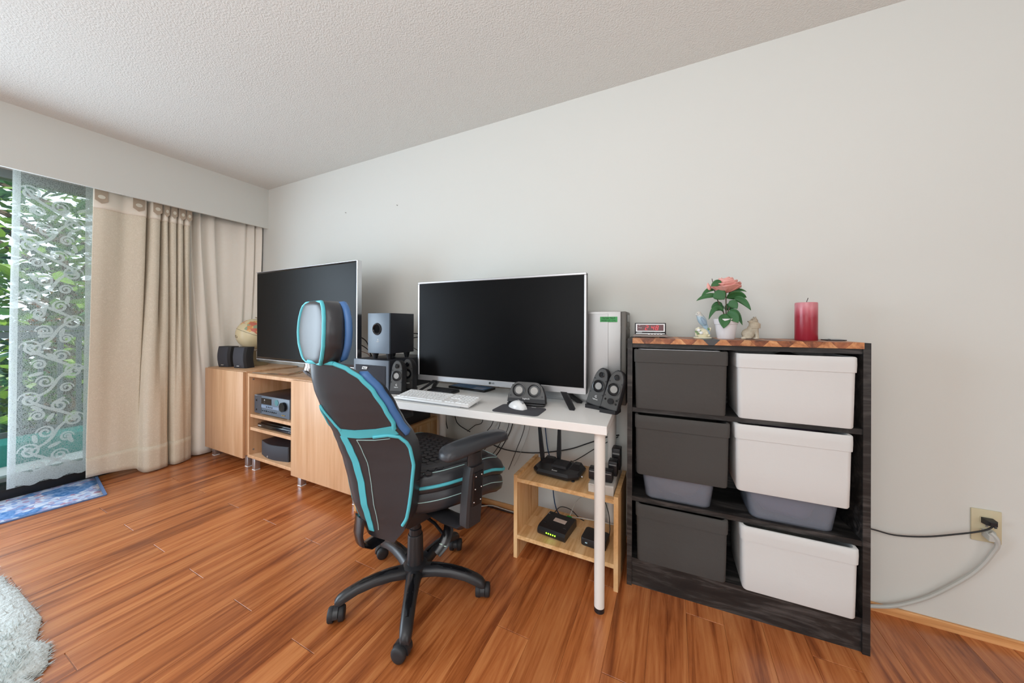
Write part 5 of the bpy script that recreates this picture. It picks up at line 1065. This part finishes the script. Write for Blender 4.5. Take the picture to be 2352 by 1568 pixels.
wb = MB().ell((-.010, .006, .022), (.024, .018, .022)).ell((.004, .002, .040), (.020, .016, .026), 16, 10, (0, math.radians(25), 0)).ell((.010, 0, .056), (.0195, .017, .018)).ell((.008, -.002, .074), (.0135, .013, .0125)).ell((-.006, -.006, .0705), (.009, .006, .0055))
for y in (-.009, .009): wb.tube([(.012, y, .045), (.016, y, .02), (.017, y, .003)], [.009, .0062, .006], 10).ell((.013, y, .0035), (.010, .0058, .0035)).tube([(.010, y*1.1, .082), (.011, y*1.2, .0925)], [.0055, .001], 8)
wb.ell((-.020, -.006, .006), (.019, .010, .006)).tube([(-.03, 0, .004), (-.036, -.01, .004), (-.025, -.018, .004)], [.004, .005, .003], 8)
for k in range(5): wb.tube([(.010+.0195*math.cos(a), .0178*math.sin(a), .046+k*.0042) for a in [PI+PI*i/10 for i in range(11)]], .0016, 6)
remesh(wb.build('wolf_body', 'wolf', wf), .0013)
MB().ell((-.0148, -.006, .0725), (.0018, .002, .0018), 8, 6).build('nose', 'black_gloss', wf)
for y in (-.0115, .004): MB().ell((-.001, y*.9, .0785), (.0016, .0014, .0014), 8, 6).build('eye', 'black_gloss', wf)
cd = thing('candle', 'thick dark red pillar candle on the bookcase', 'candle', (.466, 1.645, SZ))
MB().lathe([(0, 0), (.0335, 0), (.0345, .002), (.0345, .140), (.0335, .1445), (.030, .1455), (.026, .143), (0, .141)], 44).build('wax', 'candle', cd, smooth=40)
MB().lathe([(.0, .1415), (.026, .1435), (.0265, .1442), (.0, .1425)], 30).build('wax_pool', 'candle_top', cd); MB().tube([(0, 0, .141), (.002, 0, .150), (.006, 0, .163)], .0011, 6).build('wick', 'wick', cd)
sl = thing('thin_slate', 'thin dark flat slab lying on the right end of the bookcase', 'slab', (.560, 1.655, SZ), 3); MB().prism([(-.035, -.02), (.012, -.028), (.028, 0), (.020, .06), (-.030, .05)], 0, .0035, 'xy').build('slab', 'black_mat', sl, smooth=0); MB().prism([(-.022, -.008), (.010, -.015), (.016, .02), (-.016, .03)], .0035, .0055, 'xy').build('paper', 'grey_print', sl, smooth=0)

# ------------------------------------------------------------------ outlet
ou = thing('wall_outlet', 'almond wall outlet plate with two plugs in it', 'outlet', (1.008, D, .407))
MB().rbox(-.036, .036, -.006, 0, -.057, .057, .002).build('plate', 'outlet', ou)
for z in (.021, -.021): MB().prism(rrect(-.017, .017, z-.014, z+.014, .008), -.0075, -.006, 'xz').build('receptacle', 'outlet', ou)
MB().cyl((0, -.006, 0), (0, -.0078, 0), .003, n=12).build('screw', 'silver_pl', ou)
pl_ = thing('power_plug', 'black plug in the upper outlet socket', 'plug', (1.008, D-.0078, .428)); MB().loft([[(a*wd, y, b*hh) for a, b in ((-1, -1), (1, -1), (1, 1), (-1, 1))] for y, wd, hh in ((0, .014, .010), (-.022, .013, .009), (-.030, .008, .006))]).build('body', 'black_pl', pl_); MB().cyl((0.003, -.027, -.006), (.004, -.030, -.012), .004, .003, 10).build('strain_relief', 'black_pl', pl_)
pg_ = thing('power_plug', 'grey plug in the lower outlet socket', 'plug', (1.008, D-.0078, .386)); MB().loft([[(a*wd, y, b*hh+dz) for a, b in ((-1, -1), (1, -1), (1, 1), (-1, 1))] for y, wd, hh, dz in ((0, .013, .012, 0), (-.014, .013, .012, -.002), (-.026, .009, .009, -.010))]).build('body', 'grey_cable', pg_)
for x, z, lb in ((-2.339, 1.997, 'tiny nail in the wall above the television, left one'), (-1.793, 1.973, 'tiny nail in the wall above the television, right one')):
    tag(MB().cyl((0, 0, 0), (0, -.008, .002), .0022, n=8).build('wall_nail', 'nail', None, (x, D, z)), lb, 'nail', 'nails in the wall')

# ------------------------------------------------------------------ rugs
rg = thing('door_rug', 'narrow blue patterned rug along the patio door', 'rug', (-3.30, .80, 0), -8)
def rz_(x, y): return .003*math.exp(-((x-.03)**2+(y)**2)/.002)*8*0
MB().loft([[(-.45*u, -.02-1.9*v, .007+.004*math.sin(v*40)*.1) for u in [i/10 for i in range(11)]] for v in [i/60 for i in range(61)]], False, False).build('pile', 'rug', rg, smooth=60).modifiers.new('thick', 'SOLIDIFY').thickness = .007
MB().box(-.45, 0, -.022, -.004, .0, .006).build('end_binding', 'rug_edge', rg); MB().box(-.002, .006, -1.92, -.01, .0, .0072).build('side_binding', 'rug_edge', rg)
fr_ = thing('fluffy_rug', 'white fluffy rug with ragged edge at the photo\'s bottom left', 'rug', (-2.30, -.40, 0))
ro_ = []
for i in range(90):
    a = 2*PI*i/90; c_, s_ = math.cos(a), math.sin(a)
    rx = .66*math.copysign(abs(c_)**.42, c_); ry = .74*math.copysign(abs(s_)**.34, s_); n_ = 1+.012*math.sin(a*17)+.010*math.sin(a*29+1)+.008*random.uniform(-1, 1)
    ro_.append((rx*n_, ry*n_))
MB().loft(pillow(ro_, [(.995, .995, 0), (1, 1, .008), (.97, .975, .024), (.9, .9, .030), (.6, .6, .032), (.2, .2, .032)])).build('backing', 'fluffy', fr_, smooth=60)
V = []; F = []; rnd = random.Random(21)
for i in range(26000):
    a = rnd.uniform(0, 2*PI); k = int(a/(2*PI)*90) % 90; q = rnd.random()**.5 if i % 3 else rnd.uniform(.955, 1.0); kf = a/(2*PI)*90-k; pa, pb = ro_[k], ro_[(k+1) % 90]; ex, ey = pa[0]+(pb[0]-pa[0])*kf, pa[1]+(pb[1]-pa[1])*kf
    x, y = ex*q+rnd.uniform(-.006, .006), ey*q+rnd.uniform(-.006, .006)
    if y < .15 or x < -.62: continue
    z = .026*(1-max(0, (q-.93)/.07)**1.5); l = rnd.uniform(.012, .026); tx, ty = rnd.uniform(-.012, .012)+(.006*x/.66 if q > .93 else 0), rnd.uniform(-.012, .012)+(.006 if q > .93 and y > .5 else 0)
    b = len(V); r_ = .0026; t0 = rnd.uniform(0, 6)
    V += [(x+r_*math.cos(t0), y+r_*math.sin(t0), z), (x+r_*math.cos(t0+2.1), y+r_*math.sin(t0+2.1), z), (x+r_*math.cos(t0+4.2), y+r_*math.sin(t0+4.2), z), (x+tx, y+ty, max(.002, z+l*(1 if q < .95 else .25)))]
    F += [(b, b+1, b+3), (b+1, b+2, b+3), (b+2, b, b+3)]
me = bpy.data.meshes.new('pile'); me.from_pydata(V, [], F); me.materials.append(M['fluffy']); tag(link('pile', me, fr_), kind='stuff')
